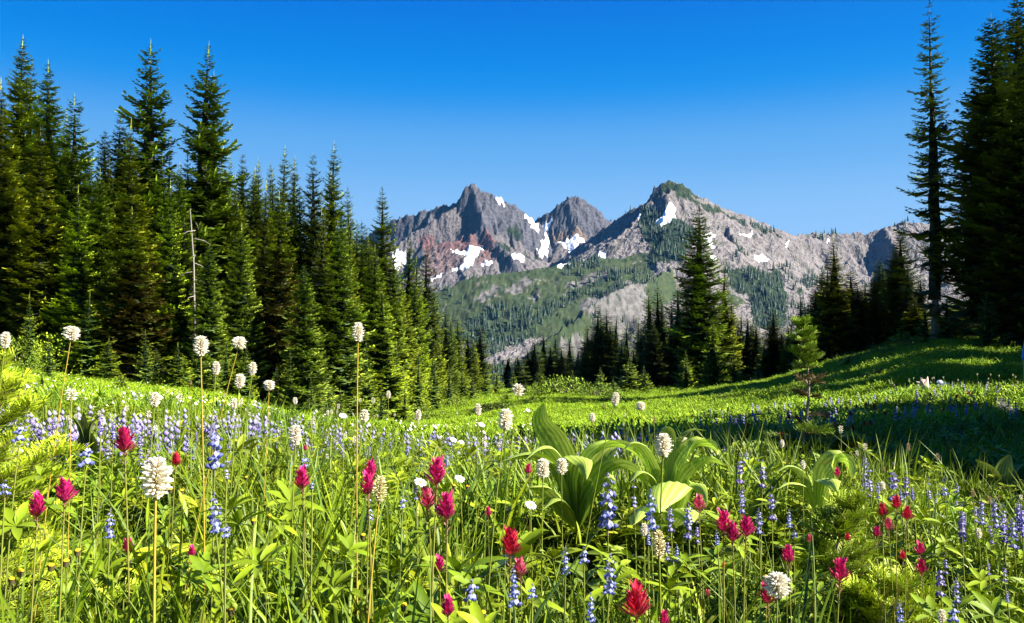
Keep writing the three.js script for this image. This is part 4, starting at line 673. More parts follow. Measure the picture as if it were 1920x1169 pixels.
shrub(800, 66, 90, 26, [.12, .19, .012], 'green bush at the sunlit forest foot'); shrub(700, 56, 80, 24, [.13, .2, .012], 'bush under the free-standing fir'); shrub(860, 84, 70, 22, [.14, .2, .012], 'bush near the low end of the forest'); shrub(790, 34, 120, 16, [.09, .11, .014], 'olive heather bank in the hollow'); shrub(930, 60, 90, 16, [.08, .11, .014], 'olive heather bank right of the hollow'); shrub(690, 36, 70, 22, [.07, .10, .015], 'grey-green shrub in the hollow under the tallest flower');
{ // weathered stump by the hiker
  const o = thing('tree_stump', groundAt(1738, 17.5), 'pale weathered split stump on the lit bank left of the hiker', 'stump'), g = new MB(), r = rng(3), S = 9, top = [];
  for (let k = 0; k < 5; k++) { const row = []; for (let s = 0; s < S; s++) { const a = s / S * 6.283, q = .12 + .05 * Math.exp(-k) + r() * .015; row.push(g.v(Math.cos(a) * q + k * -.03, k === 4 ? .42 + r() * .34 : k * .13, Math.sin(a) * q, mul([.40, .31, .28], .7 + r() * .5))); } if (top.length) for (let s = 0; s < S; s++) g.q(top[s], top[(s + 1) % S], row[(s + 1) % S], row[s]); top.length = 0; top.push(...row); }
  const c = g.v(-.1, .38, 0, [.2, .14, .1]); for (let s = 0; s < S; s++) g.t(top[s], top[(s + 1) % S], c);
  o.scale.setScalar(.58); part('trunk', g.geo(), M.bark, o); const b = new MB(); b.tube([V(-.05, .35, 0), V(-.28, .52, .02), V(-.42, .55, .05)], (t) => .05 * (1 - t * .6), [.42, .33, .31], 6); b.tube([V(0, .06, .02), V(.16, .02, .12), V(.3, -.03, .18)], (t) => .05 * (1 - t * .5), [.36, .28, .24], 6); part('broken_limb', b.geo(), M.bark, o);
}
{ // trail
  const p = curve([V(30, 0, -6), V(12.5, 0, -9.5), V(8.1, 0, -12.5), V(9.5, 0, -18), V(12, 0, -25), V(6, 0, -31), V(2, 0, -45)], 90), g = new MB(); let prev = null; const d = V(0, 0, 0);
  p.forEach((q, i) => { d.copy(p[Math.min(i + 1, p.length - 1)]).sub(p[Math.max(0, i - 1)]).normalize(); const row = []; for (let j = -3; j <= 3; j++) { const x = q.x - d.z * j * .09, z = q.z + d.x * j * .09; row.push(g.v(x, land(x, z) + .05 - Math.abs(j) * .018, z, mul([.085, .08, .08], .8 + .3 * (fbm(x * 3, z * 3, 2) + .5)))); } if (prev) for (let j = 0; j < 6; j++) g.q(prev[j], prev[j + 1], row[j + 1], row[j]); prev = row; CLEAR.push([q.x, q.z, .22]); });
  const m = new THREE.Mesh(g.geo(), M.ground); m.name = 'trail'; scene.add(m); tag(m, 'narrow grey trail curving past the right edge behind the bank', 'trail', null, 'structure');
}
// ---------------------------------------------------------------- the two hikers
function figure(bones, res, smoothK = .035) { // a continuous skin over tapered bones: [a, b, ra, rb]
  const lo = V(1e9, 1e9, 1e9), hi = V(-1e9, -1e9, -1e9); for (const [a, b, ra, rb] of bones) for (const [p, q] of [[a, ra], [b, rb]]) { lo.min(p.clone().subScalar(q + .03)); hi.max(p.clone().addScalar(q + .03)); }
  const mid = lo.clone().add(hi).multiplyScalar(.5), half = Math.max(hi.x - lo.x, hi.y - lo.y, hi.z - lo.z) / 2 * 1.06, N = Math.ceil(half * 2 / res), mc = new MarchingCubes(N, M.plain, false, false, 60000), ab = V(0, 0, 0), ap = V(0, 0, 0), p = V(0, 0, 0);
  for (let z = 0; z < N; z++) for (let y = 0; y < N; y++) for (let x = 0; x < N; x++) {
    p.set((x - N / 2) / (N / 2) * half, (y - N / 2) / (N / 2) * half, (z - N / 2) / (N / 2) * half).add(mid); let s = 1e9;
    for (const [a, b, ra, rb] of bones) { ab.subVectors(b, a); ap.subVectors(p, a); const t = clamp(ap.dot(ab) / Math.max(1e-9, ab.lengthSq()), 0, 1), d = ap.addScaledVector(ab, -t).length() - lerp(ra, rb, t), h = clamp(.5 + .5 * (s - d) / smoothK, 0, 1); s = s > 1e8 ? d : lerp(s, d, h) - smoothK * h * (1 - h); }
    mc.field[z * N * N + y * N + x] = -s;
  }
  mc.isolation = 0; mc.update(); const n = mc.count, g = new THREE.BufferGeometry(), P = new Float32Array(n * 3), Nn = new Float32Array(n * 3);
  for (let i = 0; i < n; i++) { P[i * 3] = mc.positionArray[i * 3] * half + mid.x; P[i * 3 + 1] = mc.positionArray[i * 3 + 1] * half + mid.y; P[i * 3 + 2] = mc.positionArray[i * 3 + 2] * half + mid.z; for (let c = 0; c < 3; c++) Nn[i * 3 + c] = mc.normalArray[i * 3 + c]; }
  g.setAttribute('position', new THREE.BufferAttribute(P, 3)); g.setAttribute('normal', new THREE.BufferAttribute(Nn, 3)); return g;
}
function hiker(pos, turn, label, shirt, trousers, hair, cap) {
  const o = thing('person', pos, label, 'person'); o.rotation.y = turn;
  const cloth = (c) => new THREE.MeshStandardMaterial({ color: new THREE.Color().setRGB(...c), roughness: .85, side: THREE.DoubleSide }), skin = cloth([.42, .24, .16]);
  const J = { pelvis: V(0, .92, 0), chest: V(0, 1.28, -.02), neck: V(0, 1.46, .0), head: V(0, 1.63, .03) }, legs = [[-1, .16], [1, -.18]], arms = [[-1, -.10], [1, .14]];
  const B = [[J.pelvis, J.chest, .125, .135], [J.chest, V(0, 1.40, -.01), .13, .08], [V(-.15, 1.39, 0), V(.15, 1.39, 0), .055, .055], [J.neck, J.head, .05, .06]], S = [[J.pelvis.clone().add(V(0, .03, 0)), J.chest, .145, .155], [J.chest, V(0, 1.39, -.01), .15, .1], [V(-.15, 1.385, 0), V(.15, 1.385, 0), .072, .072]], T = [[V(-.07, .93, 0), V(.07, .93, 0), .12, .12]];
  for (const [s, z] of legs) { const hip = V(s * .09, .88, 0), knee = V(s * .095, .49, z * .7 + .04), ank = V(s * .09, .09, z - (z < 0 ? .06 : 0)); B.push([hip, knee, .08, .052], [knee, ank, .055, .036], [ank.clone().add(V(0, -.04, .0)), ank.clone().add(V(s * .01, -.055, .14)), .04, .032]); T.push([hip, knee, .098, .075], [knee, ank.clone().add(V(0, .05, 0)), .072, .06]); }
  for (const [s, z] of arms) {
    const sh = V(s * .19, 1.39, 0), el = V(s * .245, 1.11, z * .4), wr = V(s * .25, .88, z + .05); B.push([sh, el, .046, .036], [el, wr, .037, .025], [wr, wr.clone().add(V(0, -.075, .015)), .03, .032]); S.push([sh, el.clone().lerp(sh, .12), .066, .062]);
    for (let f = 0; f < 4; f++) { const k = wr.clone().add(V(s * -.004, -.085, -.012 + f * .018)), m = k.clone().add(V(-s * .008, -.042 + Math.abs(f - 1.4) * .006, .008)), e = m.clone().add(V(-s * .016, -.03, .01)); B.push([k, m, .009, .0085], [m, e, .0085, .0075]); } B.push([wr.clone().add(V(0, -.03, .03)), wr.clone().add(V(-s * .01, -.075, .058)), .011, .009]);
  }
  B.push([V(0, 1.655, .012), V(0, 1.60, .045), .088, .072], [V(0, 1.615, .115), V(0, 1.64, .115), .014, .009], [V(-.09, 1.61, .01), V(-.09, 1.64, .01), .014, .016], [V(.09, 1.61, .01), V(.09, 1.64, .01), .014, .016], [V(-.02, 1.575, .10), V(.02, 1.575, .10), .01, .01]);
  const body = part('body', figure(B, .014, .02), skin, o);
  part('shirt', figure(S, .02, .03), cloth(shirt), o); part('trousers', figure(T, .02, .02), cloth(trousers), o);
  part('hair', figure([[V(0, 1.69, -.02), V(0, 1.62, -.05), .092, .085], [V(0, 1.60, -.06), V(0, 1.52, -.06), .07, .05]], .014, .02), cloth(hair), o);
  const eye = new MB(); for (const s of [-1, 1]) eye.tube([V(s * .032, 1.645, .098), V(s * .032, 1.645, .108)], .009, [.02, .015, .012], 6); part('eyes', eye.geo(), M.plain, body);
  if (cap) { part('cap', figure([[V(0, 1.72, .0), V(0, 1.70, .03), .097, .095], [V(0, 1.70, .10), V(0, 1.69, .18), .055, .05]].map(([a, b, x, y]) => [a, b, x, y]), .016, .02), cloth(cap), o); }
  const pk = figure([[V(0, 1.34, -.2), V(0, 1.02, -.21), .11, .12]], .02, .02); part('backpack', pk, cloth([.08, .10, .16]), o);
  return o;
}
{
  const p1 = at(1763, 740, 25); p1.y = at(1763, 714, 25).y - 1.80; hiker(V(p1.x, Math.min(land(p1.x, p1.z), p1.y), p1.z), 1.2, 'hiker with pale cap, dark hair and light shirt, half hidden behind the flower bank', [.62, .64, .66], [.10, .11, .13], [.03, .018, .012], [.55, .58, .66]);
  const x2 = (1958 - 960) / F * 13, g2 = V(x2, land(x2, -13), -13);; hiker(g2, -.6, 'hiker in a blue T-shirt entering at the right edge', [.02, .17, .55], [.10, .09, .08], [.05, .03, .02], null);
}
// ---------------------------------------------------------------- flowers
const WHITE = [.90, .86, .74], CREAM = [.78, .70, .42], BUFF = [.42, .30, .16], STALK = [.17, .19, .02], GOLD = [.30, .22, .03], MAG = [.52, .012, .165], RED = [.50, .015, .055], PINK = [.66, .22, .28], BLUE = [.19, .19, .47], VIOLET = [.20, .16, .42], PALE = [.45, .43, .62];
// flower heads, one metre-scaled unit tall (height 1), standing on y = 0
function bistortHead(seed, wide, n, col, base, open) {
  const r = rng(seed), g = new MB();
  g.tube([V(0, -.06, 0), V(0, .5, 0), V(0, .92, 0)], (t) => .06 * (1 - t * .7), mul(base, .6), 5);
  for (let k = 0; k < n; k++) {
    const t = (k + .5) / n, y = .03 + .94 * t, prof = Math.pow(Math.sin(Math.PI * clamp(.10 + .84 * t, 0, 1)), .6), a = k * 2.39996 + r() * .4, up = lerp(-.25, 1.0, t) + (r() - .5) * .5;
    const L = wide * prof * (.75 + r() * .45), d = V(Math.cos(a), up * .55, Math.sin(a)).normalize(), s = V(0, y, 0).addScaledVector(d, wide * prof * .18), w = wide * (.085 + .03 * r()) * (open ? 1.1 : 1), c = mul(col, .8 + r() * .25);
    g.tube([s, s.clone().addScaledVector(d, L * .45), s.clone().addScaledVector(d, L * .8), s.clone().addScaledVector(d, L)], (q) => w * (q < .1 ? .3 : q < .5 ? .85 : q < .8 ? 1.1 : .35), (q) => mix(mix(col, base, .6), c, smoothstep(q, .0, .3)), 5);
    if (open) for (let j = 0; j < 3; j++) { const e = s.clone().addScaledVector(d, L * .95), f = V(d.x + (r() - .5) * 1.2, d.y + (r() - .5) * 1.2, d.z + (r() - .5) * 1.2).normalize(); g.tube([e, e.clone().addScaledVector(f, L * .25)], (q) => w * .3 * (1 - q * .6), c, 3); }
  }
  return g.geo();
}
function brushHead(seed, n, col, col2) { // bracts of a paintbrush
  const r = rng(seed), g = new MB();
  g.tube([V(0, -.05, 0), V(0, .8, 0)], (t) => .035 * (1 - t * .6), [.20, .06, .05], 4);
  for (let k = 0; k < n; k++) {
    const t = k / n, y = .02 + .62 * t, a = k * 2.39996 + (r() - .5) * .5, spread = lerp(.95, .30, t) * (.8 + r() * .4), L = lerp(.34, .40, t) * (.8 + r() * .4), c = mix(col, col2, r() * .9), lo = mix([.28, .13, .06], c, smoothstep(t, .0, .35));
    for (const j of k % 2 ? [-1, 0, 1] : [0, 1]) { // each bract ends in lobes
      const b = a + j * .30, dx = Math.cos(b), dz = Math.sin(b), p0 = V(Math.cos(a) * .03, y, Math.sin(a) * .03), p1 = V(dx * spread * L * .9, y + L * .45, dz * spread * L * .9), p2 = V(dx * spread * L * 1.25, y + L * (j ? .80 : .95), dz * spread * L * 1.25);
      g.leaf(bez(p0, p1, p2, 3), V(-dz, 0, dx), (q) => (j ? .055 : .085) * (q > .97 ? .25 : Math.sin(.35 + q * 2.4)), .45, (q) => mix(lo, mul(c, .85 + r() * .3), smoothstep(q, .1, .7)));
    }
  }
  return g.geo();
}
function brushTail(seed) { // the greenish pink leaves under the brush, height 1
  const r = rng(seed), g = new MB();
  for (let k = 0; k < 11; k++) { const t = k / 11, a = k * 2.4, e = V(Math.cos(a), 1.1, Math.sin(a)).normalize(); lance(g, r, V(0, t * .95, 0), e, .30, .04, mix([.14, .16, .03], [.36, .14, .12], t), .2, .4); }
  return g.geo();
}
function peaFlower(g, r, p, a, s, blue, pale) { // banner folded up, two wings as a pouch
  const o = V(Math.cos(a), .12, Math.sin(a)), sd = V(-Math.sin(a), 0, Math.cos(a)), up = V(-o.x * .35, .95, -o.z * .35), P = (f, u, q) => V(p.x + (o.x * f + up.x * u + sd.x * q) * s, p.y + (o.y * f + up.y * u + sd.y * q) * s, p.z + (o.z * f + up.z * u + sd.z * q) * s);
  for (const k of [-1, 1]) { const A = g.vv(P(.10, .02, 0), pale), B = g.vv(P(.22, .40, 0), pale), C = g.vv(P(.06, .74, k * .12), mix(pale, blue, .55)), D = g.vv(P(-.02, .52, k * .42), mix(blue, pale, .25)), E = g.vv(P(.08, .14, k * .34), blue); g.t(A, B, E); g.t(B, D, E); g.t(B, C, D); }
  const rows = 4, ring = []; for (let i = 0; i <= rows; i++) { const t = i / rows, w = Math.sin(Math.PI * (.14 + .76 * t)) * .27, ls = []; for (let j = 0; j < 6; j++) { const b = j / 6 * 6.283; ls.push(g.vv(P(.06 + t * .52, .06 + .10 * t * t + Math.cos(b) * w * .85 + .06 * Math.sin(t * 3), Math.sin(b) * w * .72), mix(blue, mul(blue, .72), t))); } ring.push(ls); }
  for (let i = 0; i < rows; i++) for (let j = 0; j < 6; j++) g.q(ring[i][j], ring[i][(j + 1) % 6], ring[i + 1][(j + 1) % 6], ring[i + 1][j]);
}
function lupineSpike(seed, whorls, per, size, blue, pale, sparse = 0) { // height 1
  const r = rng(seed), g = new MB();
  g.tube([V(0, -.05, 0), V(.01, .5, 0), V(0, 1, 0)], (t) => .014 * (1.1 - t), [.20, .17, .10], 4);
  for (let w = 0; w < whorls; w++) {
    const t = (w + .3) / whorls, y = t * .93, s = size * lerp(1.05, .5, Math.pow(t, 1.6)); if (r() < sparse) continue;
    for (let k = 0; k < per; k++) { if (r() < .36) continue; const a = k / per * 6.283 + w * .7 + (r() - .5) * .9, f = mul(blue, .75 + r() * .5); peaFlower(g, r, V(Math.cos(a) * size * .42, y + (r() - .5) * size * .6, Math.sin(a) * size * .42), a, s, t > .8 ? mul(mix(f, [.22, .2, .3], .5), .8) : f, mix(pale, f, r() * .35)); }
  }
  for (let k = 0; k < 7; k++) { const a = k * 2.4, y = .92 + k * .012; g.tube([V(0, y, 0), V(Math.cos(a) * size * .2, y + size * .1, Math.sin(a) * size * .2)], (t) => size * .09 * (1 - t * .5), [.22, .20, .36], 4); }
  return g.geo();
}
const HEAD = {
  big: bistortHead(1, .36, 150, WHITE, [.55, .42, .12], false), oval: bistortHead(2, .32, 130, WHITE, [.5, .34, .14], true), slim: bistortHead(3, .26, 130, mul(WHITE, .95), [.45, .28, .12], true), round: bistortHead(4, .50, 130, WHITE, [.5, .36, .16], true),
  flare: bistortHead(5, .46, 34, WHITE, [.48, .26, .12], true), cream: bistortHead(6, .26, 84, CREAM, [.40, .30, .06], false), bud: bistortHead(7, .30, 40, BUFF, [.25, .14, .05], false), dot: bistortHead(8, .34, 26, WHITE, [.5, .36, .16], false),
};
const BRUSH = [brushHead(21, 34, MAG, [.75, .04, .26]), brushHead(22, 30, MAG, [.70, .03, .2]), brushHead(23, 36, RED, [.72, .03, .10]), brushHead(24, 28, [.40, .008, .07], [.5, .01, .12]), brushHead(25, 30, [.64, .05, .16], PINK)];
const TAIL = [brushTail(31), brushTail(32)];
const SPIKE = [lupineSpike(41, 5, 8, .175, BLUE, PALE, .05), lupineSpike(42, 6, 8, .155, VIOLET, PALE, .08), lupineSpike(43, 5, 8, .18, [.15, .18, .5], [.52, .53, .72], .05), lupineSpike(44, 7, 8, .155, [.19, .15, .52], PALE, .05), lupineSpike(45, 2, 8, .36, [.17, .2, .52], [.56, .57, .74]), lupineSpike(46, 8, 5, .12, [.3, .28, .55], [.6, .58, .7], .2)];
let flowerSeed = 500;
function flowerBase(name, px, py, d, foot, label, category, group) { // a stalk from the ground under foot to the head seen at px, py
  const head = at(px, py, d), gx = (foot - PW / 2) / F * d / Math.cos(PITCH), gz = -d + (R0() - .5) * .06, g = V(gx, land(gx, gz), gz);
  const o = thing(name, g, label, category, group); return [o, head.sub(g), g];
}
function stalk(o, h, rad, col, bendK = .18) {
  const m = new MB(), mid = V(h.x * .35 + (R0() - .5) * .02, h.y * .55, h.z * .4);
  const pts = bez(V(0, -.01, 0), mid, h, 9); m.tube(pts, (t) => rad * (1.25 - .5 * t), (t) => mix(mul(col, .75), col, t), 6);
  part('stem', m.geo(), M.stem, o); return pts[9].clone().sub(pts[8]).normalize();
}
function aim(mesh, pos, dir, h, spin) { mesh.position.copy(pos); mesh.quaternion.setFromUnitVectors(up3, dir); mesh.rotateY(spin); mesh.scale.setScalar(h); return mesh; }
function bistort(px, py, hpx, kind, d, foot, label, group, golden) {
  const [o, h] = flowerBase('white_bistort', px, py + hpx / 2, d, foot, label, 'flower', group), hm = hpx / F * d * .93;
  const dir = stalk(o, h, Math.min(.0022, Math.max(.0009, hm * .045)), golden ? GOLD : mix(STALK, [.13, .17, .02], R0())); dir.lerp(up3, .35).normalize();
  aim(part('flower_head', HEAD[kind], M.petal, o), h, dir, hm, R0() * 6);
  if (h.y > .2 && d < 2.6) { const m = new MB(), rr = rng(flowerSeed++), y = h.y * (.35 + rr() * .2); lance(m, rr, V(h.x * .3, y, h.z * .3), V(.5 - rr(), .9, .5 - rr()).normalize(), .05 + rr() * .04, .004, GREEN2, .5, .3); part('leaf', m.geo(), M.leaf, o); }
}
function paintbrush(px, py, hpx, v, d, foot, label, group) {
  const [o, h] = flowerBase('paintbrush_flower', px, py + hpx * .5, d, foot, label, 'flower', group), hm = hpx / F * d * 1.02;
  const dir = stalk(o, h, Math.min(.0018, hm * .035), [.16, .16, .03]); dir.lerp(up3, .4).normalize();
  aim(part('flower_head', BRUSH[v % 5], M.petal, o), h, dir, hm, R0() * 6);
  const tail = part('bract_leaves', TAIL[v % 2], M.leaf, o); aim(tail, h.clone().addScaledVector(dir, -hm * .8), dir, hm * .85, R0() * 6);
  if (d < 2.2) { const m = new MB(), rr = rng(flowerSeed++); for (let k = 0; k < 7; k++) { const t = .15 + k * .08, a = k * 2.4; lance(m, rr, V(h.x * t, h.y * t, h.z * t), V(Math.cos(a), 1.1, Math.sin(a)).normalize(), .035 + rr() * .02, .003, mix(GREEN1, [.2, .16, .04], t), .3, .3); } part('stem_leaves', m.geo(), M.leaf, o); }
}
function lupine(px, py, hpx, v, d, foot, label, group) { // px, py: the middle of the spike
  const [o, h] = flowerBase('blue_lupine', px, py + hpx / 2, d, foot, label, 'flower', group), hm = hpx / F * d;
  const dir = stalk(o, h, .0013, [.15, .17, .03]); dir.lerp(up3, .5).normalize();
  aim(part('flower_spike', SPIKE[v % 6], M.petal, o), h, dir, hm, R0() * 6);
  if (d < 4) { const rr = rng(flowerSeed++), n = d < 2.2 ? 3 : 2; for (let k = 0; k < n; k++) { const m = new MB(), a = rr() * 6.28, y = h.y * (.35 + .25 * k), c = V(h.x * .5 + Math.cos(a) * .045, y + .02, h.z * .5 + Math.sin(a) * .045); m.tube([V(h.x * .4, y - .02, h.z * .4), c], .0011, GREEN1, 3); palmate(m, rr, c, { az: a, k: .6 }, .038 + rr() * .015, mix(GREEN1, GREEN2, rr()), 7); part('leaf', m.geo(), M.leaf, o); } }
}
const BISTORT = [ // middle of the head, its height in px, kind, distance, foot of the stalk
  [291, 895, 76, 'big', .80, 338, 'biggest white bottlebrush flower head on a golden stalk, front left', 1],
  [132, 625, 25, 'round', 1.5, 66, 'round white flower head on a long bowed yellow stalk at far left', 1], [8, 637, 32, 'slim', 1.4, -40, 'tilted whitish flower head cut by the left edge'],
  [376, 648, 38, 'oval', 1.42, 392, 'tall white flower head on a yellow stalk, left of the leaning one', 1], [446, 643, 22, 'round', 1.55, 318, 'white flower head at the top of the long stalk leaning right', 1],
  [404, 690, 26, 'slim', 1.8, 388, 'small buff-white flower head between the tall and the leaning one'], [472, 691, 26, 'slim', 1.8, 422, 'slim white flower head, right upper one of the close trio'], [448, 714, 27, 'oval', 1.9, 424, 'plump white flower head, middle of the close trio'], [438, 757, 20, 'oval', 2.0, 420, 'short white flower head, lowest of the close trio'],
  [504, 723, 18, 'round', 2.1, 487, 'white flower head on a reddish stalk right of the trio', 1], [553, 752, 13, 'oval', 2.6, 546, 'small white flower head further right of the reddish stalk'], [553, 816, 40, 'slim', 1.25, 549, 'fat white flower spike low in front of the blue band, left of centre'],
  [671, 622, 38, 'slim', 1.38, 680, 'highest white flower spike on a straight stalk before the central firs', 1], [289, 749, 27, 'oval', 1.8, 287, 'white flower head above the left meadow edge'], [278, 777, 15, 'dot', 2.6, 270, 'small white flower head under the one above the meadow edge'], [337, 745, 16, 'dot', 2.6, 335, 'small white flower head before the saplings under the hemlocks'], [357, 718, 9, 'bud', 2.6, 349, 'tiny brown bud left of the tall white flower head'],
  [133, 740, 22, 'flare', 1.6, 147, 'flaring pinkish white flower head above the blue lupine at left', 1], [190, 790, 17, 'oval', 2.2, 192, 'white flower head among purple lupines by the dark leaves at left'],
  [728, 740, 15, 'slim', 2.4, 722, 'small white spike on a thin stalk right of the highest one'], [783, 778, 21, 'slim', 2.0, 752, 'white spike over the mossy hollow, centre left'], [682, 780, 24, 'oval', 1.8, 640, 'pinkish white flower head leaning beside the highest stalk'], [634, 762, 10, 'dot', 2.8, 622, 'small bent white head left of the highest stalk'], [699, 751, 12, 'dot', 2.6, 688, 'small white head between the highest stalk and the thin one'], [675, 751, 9, 'dot', 2.6, 674, 'tiny white head close to the highest stalk'], [701, 782, 8, 'bud', 2.8, 697, 'tiny buff head right of the pinkish leaning one'],
  [896, 768, 23, 'slim', 1.9, 891, 'slender white spike left of the two big centre heads'], [946, 786, 39, 'oval', 1.3, 900, 'big fluffy white flower head left of the broad-leaved plant'], [971, 731, 22, 'flare', 1.5, 925, 'flared white head rising above the fluffy one'],
  [1018, 878, 36, 'oval', 1.4, 1011, 'white head before the broad-leaved plant, left one'], [1053, 874, 30, 'oval', 1.45, 1067, 'white head before the broad-leaved plant, right one'], [1111, 783, 17, 'oval', 2.4, 1112, 'white head over the lit meadow right of the upright leaf'], [1152, 748, 26, 'slim', 1.6, 1062, 'white head on a stalk leaning right behind the broad-leaved plant'], [1133, 761, 9, 'bud', 2.6, 1130, 'small brown bud left of the leaning head'], [1202, 762, 15, 'round', 2.4, 1204, 'round white head alone against the lit meadow'], [1227, 787, 13, 'bud', 2.6, 1225, 'brown bud right of the round white head'],
  [1243, 834, 44, 'oval', 1.4, 1236, 'large white head inside the second broad-leaved plant'], [1279, 829, 19, 'round', 2.2, 1280, 'white head right of the large one in the second broad-leaved plant'],
  [1236, 1020, 52, 'cream', 1.0, 1232, 'cream-yellow ripening spike among lupines, right of centre'], [710, 917, 52, 'cream', .95, 676, 'cream-yellow ripening spike touching the magenta brushes, centre', 1], [1457, 1097, 42, 'round', .95, 1466, 'white puff seen from above by the dark pink brush, lower right'],
  [1467, 832, 15, 'slim', 2.2, 1473, 'buff spike standing left of the sapling trunk'], [1577, 805, 15, 'dot', 2.4, 1578, 'white head right of the crooked sapling'], [1622, 838, 14, 'dot', 2.4, 1622, 'white head, tallest of three before the dark slope'], [1608, 850, 11, 'dot', 2.5, 1610, 'small head, left of three before the dark slope'], [1612, 836, 9, 'bud', 2.6, 1614, 'tiny bud, middle of three before the dark slope'], [1704, 838, 14, 'bud', 2.3, 1703, 'brown seed head on a thin stalk before the dark slope, left one'], [1758, 857, 14, 'bud', 2.2, 1748, 'brown seed head on a thin stalk before the dark slope, right one'],
  [1825, 925, 15, 'bud', 2.1, 1834, 'square brown seed head over the right lupine carpet, left one'], [1857, 938, 15, 'bud', 2.1, 1854, 'square brown seed head over the right lupine carpet, right one'], [1915, 933, 12, 'dot', 2.4, 1916, 'small white head at the right edge in the shade'], [1655, 911, 15, 'oval', 2.0, 1657, 'white head among the lupines right of the folded leaf'], [1506, 872, 17, 'slim', 2.1, 1500, 'buff spike close to the sapling trunk'], [1836, 1000, 20, 'slim', 1.7, 1832, 'whitish spike inside the right lupine carpet'], [1769, 975, 17, 'dot', 1.9, 1800, 'white head on a stalk leaning left, right side'], [1767, 1157, 28, 'slim', 1.05, 1770, 'white spike at the bottom edge, lower right'], [1208, 993, 24, 'slim', 1.2, 1212, 'thin whitish spike left of the cream one'], [1658, 880, 10, 'bud', 2.4, 1659, 'orange-brown bud in front of the shade'],
];
for (const [px, py, h, k, d, f, l, gold] of BISTORT) bistort(px, py, h, k, d, f, l, null, gold);
const PAINT = [
  [69, 948, 50, 1, 1.0, 60, 'magenta brush, lower of the pair by the left fir'], [120, 921, 50, 0, 1.0, 112, 'magenta brush, upper of the pair by the left fir'], [233, 826, 52, 3, 1.05, 236, 'dark crimson brush between blue lupines, left'], [238, 1023, 30, 1, 1.3, 236, 'small pink brush in the grass under the big white head'], [329, 862, 27, 2, 1.6, 330, 'small red brush right of the big white head'], [359, 1035, 24, 1, 1.4, 356, 'tiny magenta bud brush in the grass, left'], [278, 868, 14, 2, 1.7, 280, 'pinkish red tip behind the big white head'],
  [567, 897, 46, 1, 1.2, 570, 'crimson brush with pale blue lupine flowers across it'], [694, 882, 38, 0, 1.2, 700, 'upper magenta brush beside the cream spike'], [690, 907, 46, 1, 1.15, 706, 'lower magenta brush beside the cream spike'], [819, 884, 56, 0, 1.1, 816, 'tallest magenta brush in the centre'], [803, 934, 46, 4, 1.1, 812, 'left lower brush of the centre clump'], [838, 950, 56, 0, 1.08, 830, 'right lower brush of the centre clump'], [824, 1058, 32, 0, 1.2, 822, 'round magenta brush in the grass, below the centre clump'], [915, 960, 21, 1, 1.7, 915, 'small crimson brush right of the centre clump'], [957, 1018, 56, 2, 1.0, 962, 'bright pinkish red brush, centre foreground'], [976, 1064, 38, 4, 1.05, 974, 'pink brush right below the bright one'], [840, 1138, 42, 1, .95, 850, 'crimson brush half hidden by a leaf at the bottom edge'], [1193, 1128, 68, 2, .92, 1195, 'scarlet brush at the bottom edge, right of centre'],
  [1311, 944, 33, 4, 1.35, 1322, 'rosy brush on a long pink-leaved stalk'], [1357, 978, 48, 1, 1.2, 1352, 'large magenta brush, left of the tight trio at right'], [1374, 998, 42, 0, 1.2, 1368, 'magenta brush, middle of the tight trio at right'], [1399, 988, 42, 0, 1.2, 1394, 'magenta brush, right of the tight trio at right'], [1357, 1064, 20, 2, 1.4, 1358, 'short red tuft below the tight trio'], [1479, 1040, 36, 0, 1.2, 1480, 'mauve-pink brush left of the small fir'], [1575, 1070, 50, 1, 1.15, 1570, 'magenta brush in front of the small fir'], [1440, 1112, 46, 3, .98, 1450, 'dark pink brush under the white puff'], [1246, 1160, 30, 1, 1.0, 1248, 'magenta tip at the bottom edge'], [1681, 943, 26, 2, 1.5, 1680, 'red brush on top of the group right of the fir'], [1655, 957, 26, 2, 1.5, 1660, 'red brush, left of the group right of the fir'], [1701, 963, 28, 2, 1.5, 1702, 'red brush, right of the group right of the fir'], [1667, 984, 26, 4, 1.5, 1672, 'pinkish red brush, middle of the group right of the fir'], [1645, 998, 24, 1, 1.5, 1652, 'red brush, lowest of the group right of the fir'], [1726, 1029, 28, 1, 1.4, 1724, 'crimson brush, upper of two at far right'], [1729, 1064, 30, 3, 1.35, 1730, 'crimson brush, lower of two at far right'], [1694, 1042, 17, 2, 1.6, 1694, 'low red tuft right of the small fir'], [1520, 1010, 18, 4, 1.6, 1520, 'pink tip between the fir and the mauve brush'], [1590, 1008, 15, 2, 1.7, 1592, 'small pink tip inside the fir'],
  [1560, 868, 17, 1, 2.2, 1560, 'small magenta brush behind the folded leaf'], [1571, 886, 18, 1, 2.1, 1572, 'magenta brush inside the folded leaf'], [1546, 868, 13, 1, 2.4, 1546, 'small magenta tip left behind the folded leaf'], [1106, 852, 24, 4, 2.4, 1108, 'pink brush behind the broad-leaved plant'], [991, 880, 21, 1, 2.0, 992, 'dark pink brush left of the broad-leaved plant'], [572, 840, 12, 1, 2.4, 573, 'small magenta brush in the blue band, left'], [1328, 1112, 13, 4, 1.3, 1328, 'tiny pale pink bud in the lower right grass'],
];
for (const [px, py, h, v, d, f, l] of PAINT) paintbrush(px, py, h, v, d, f, l);
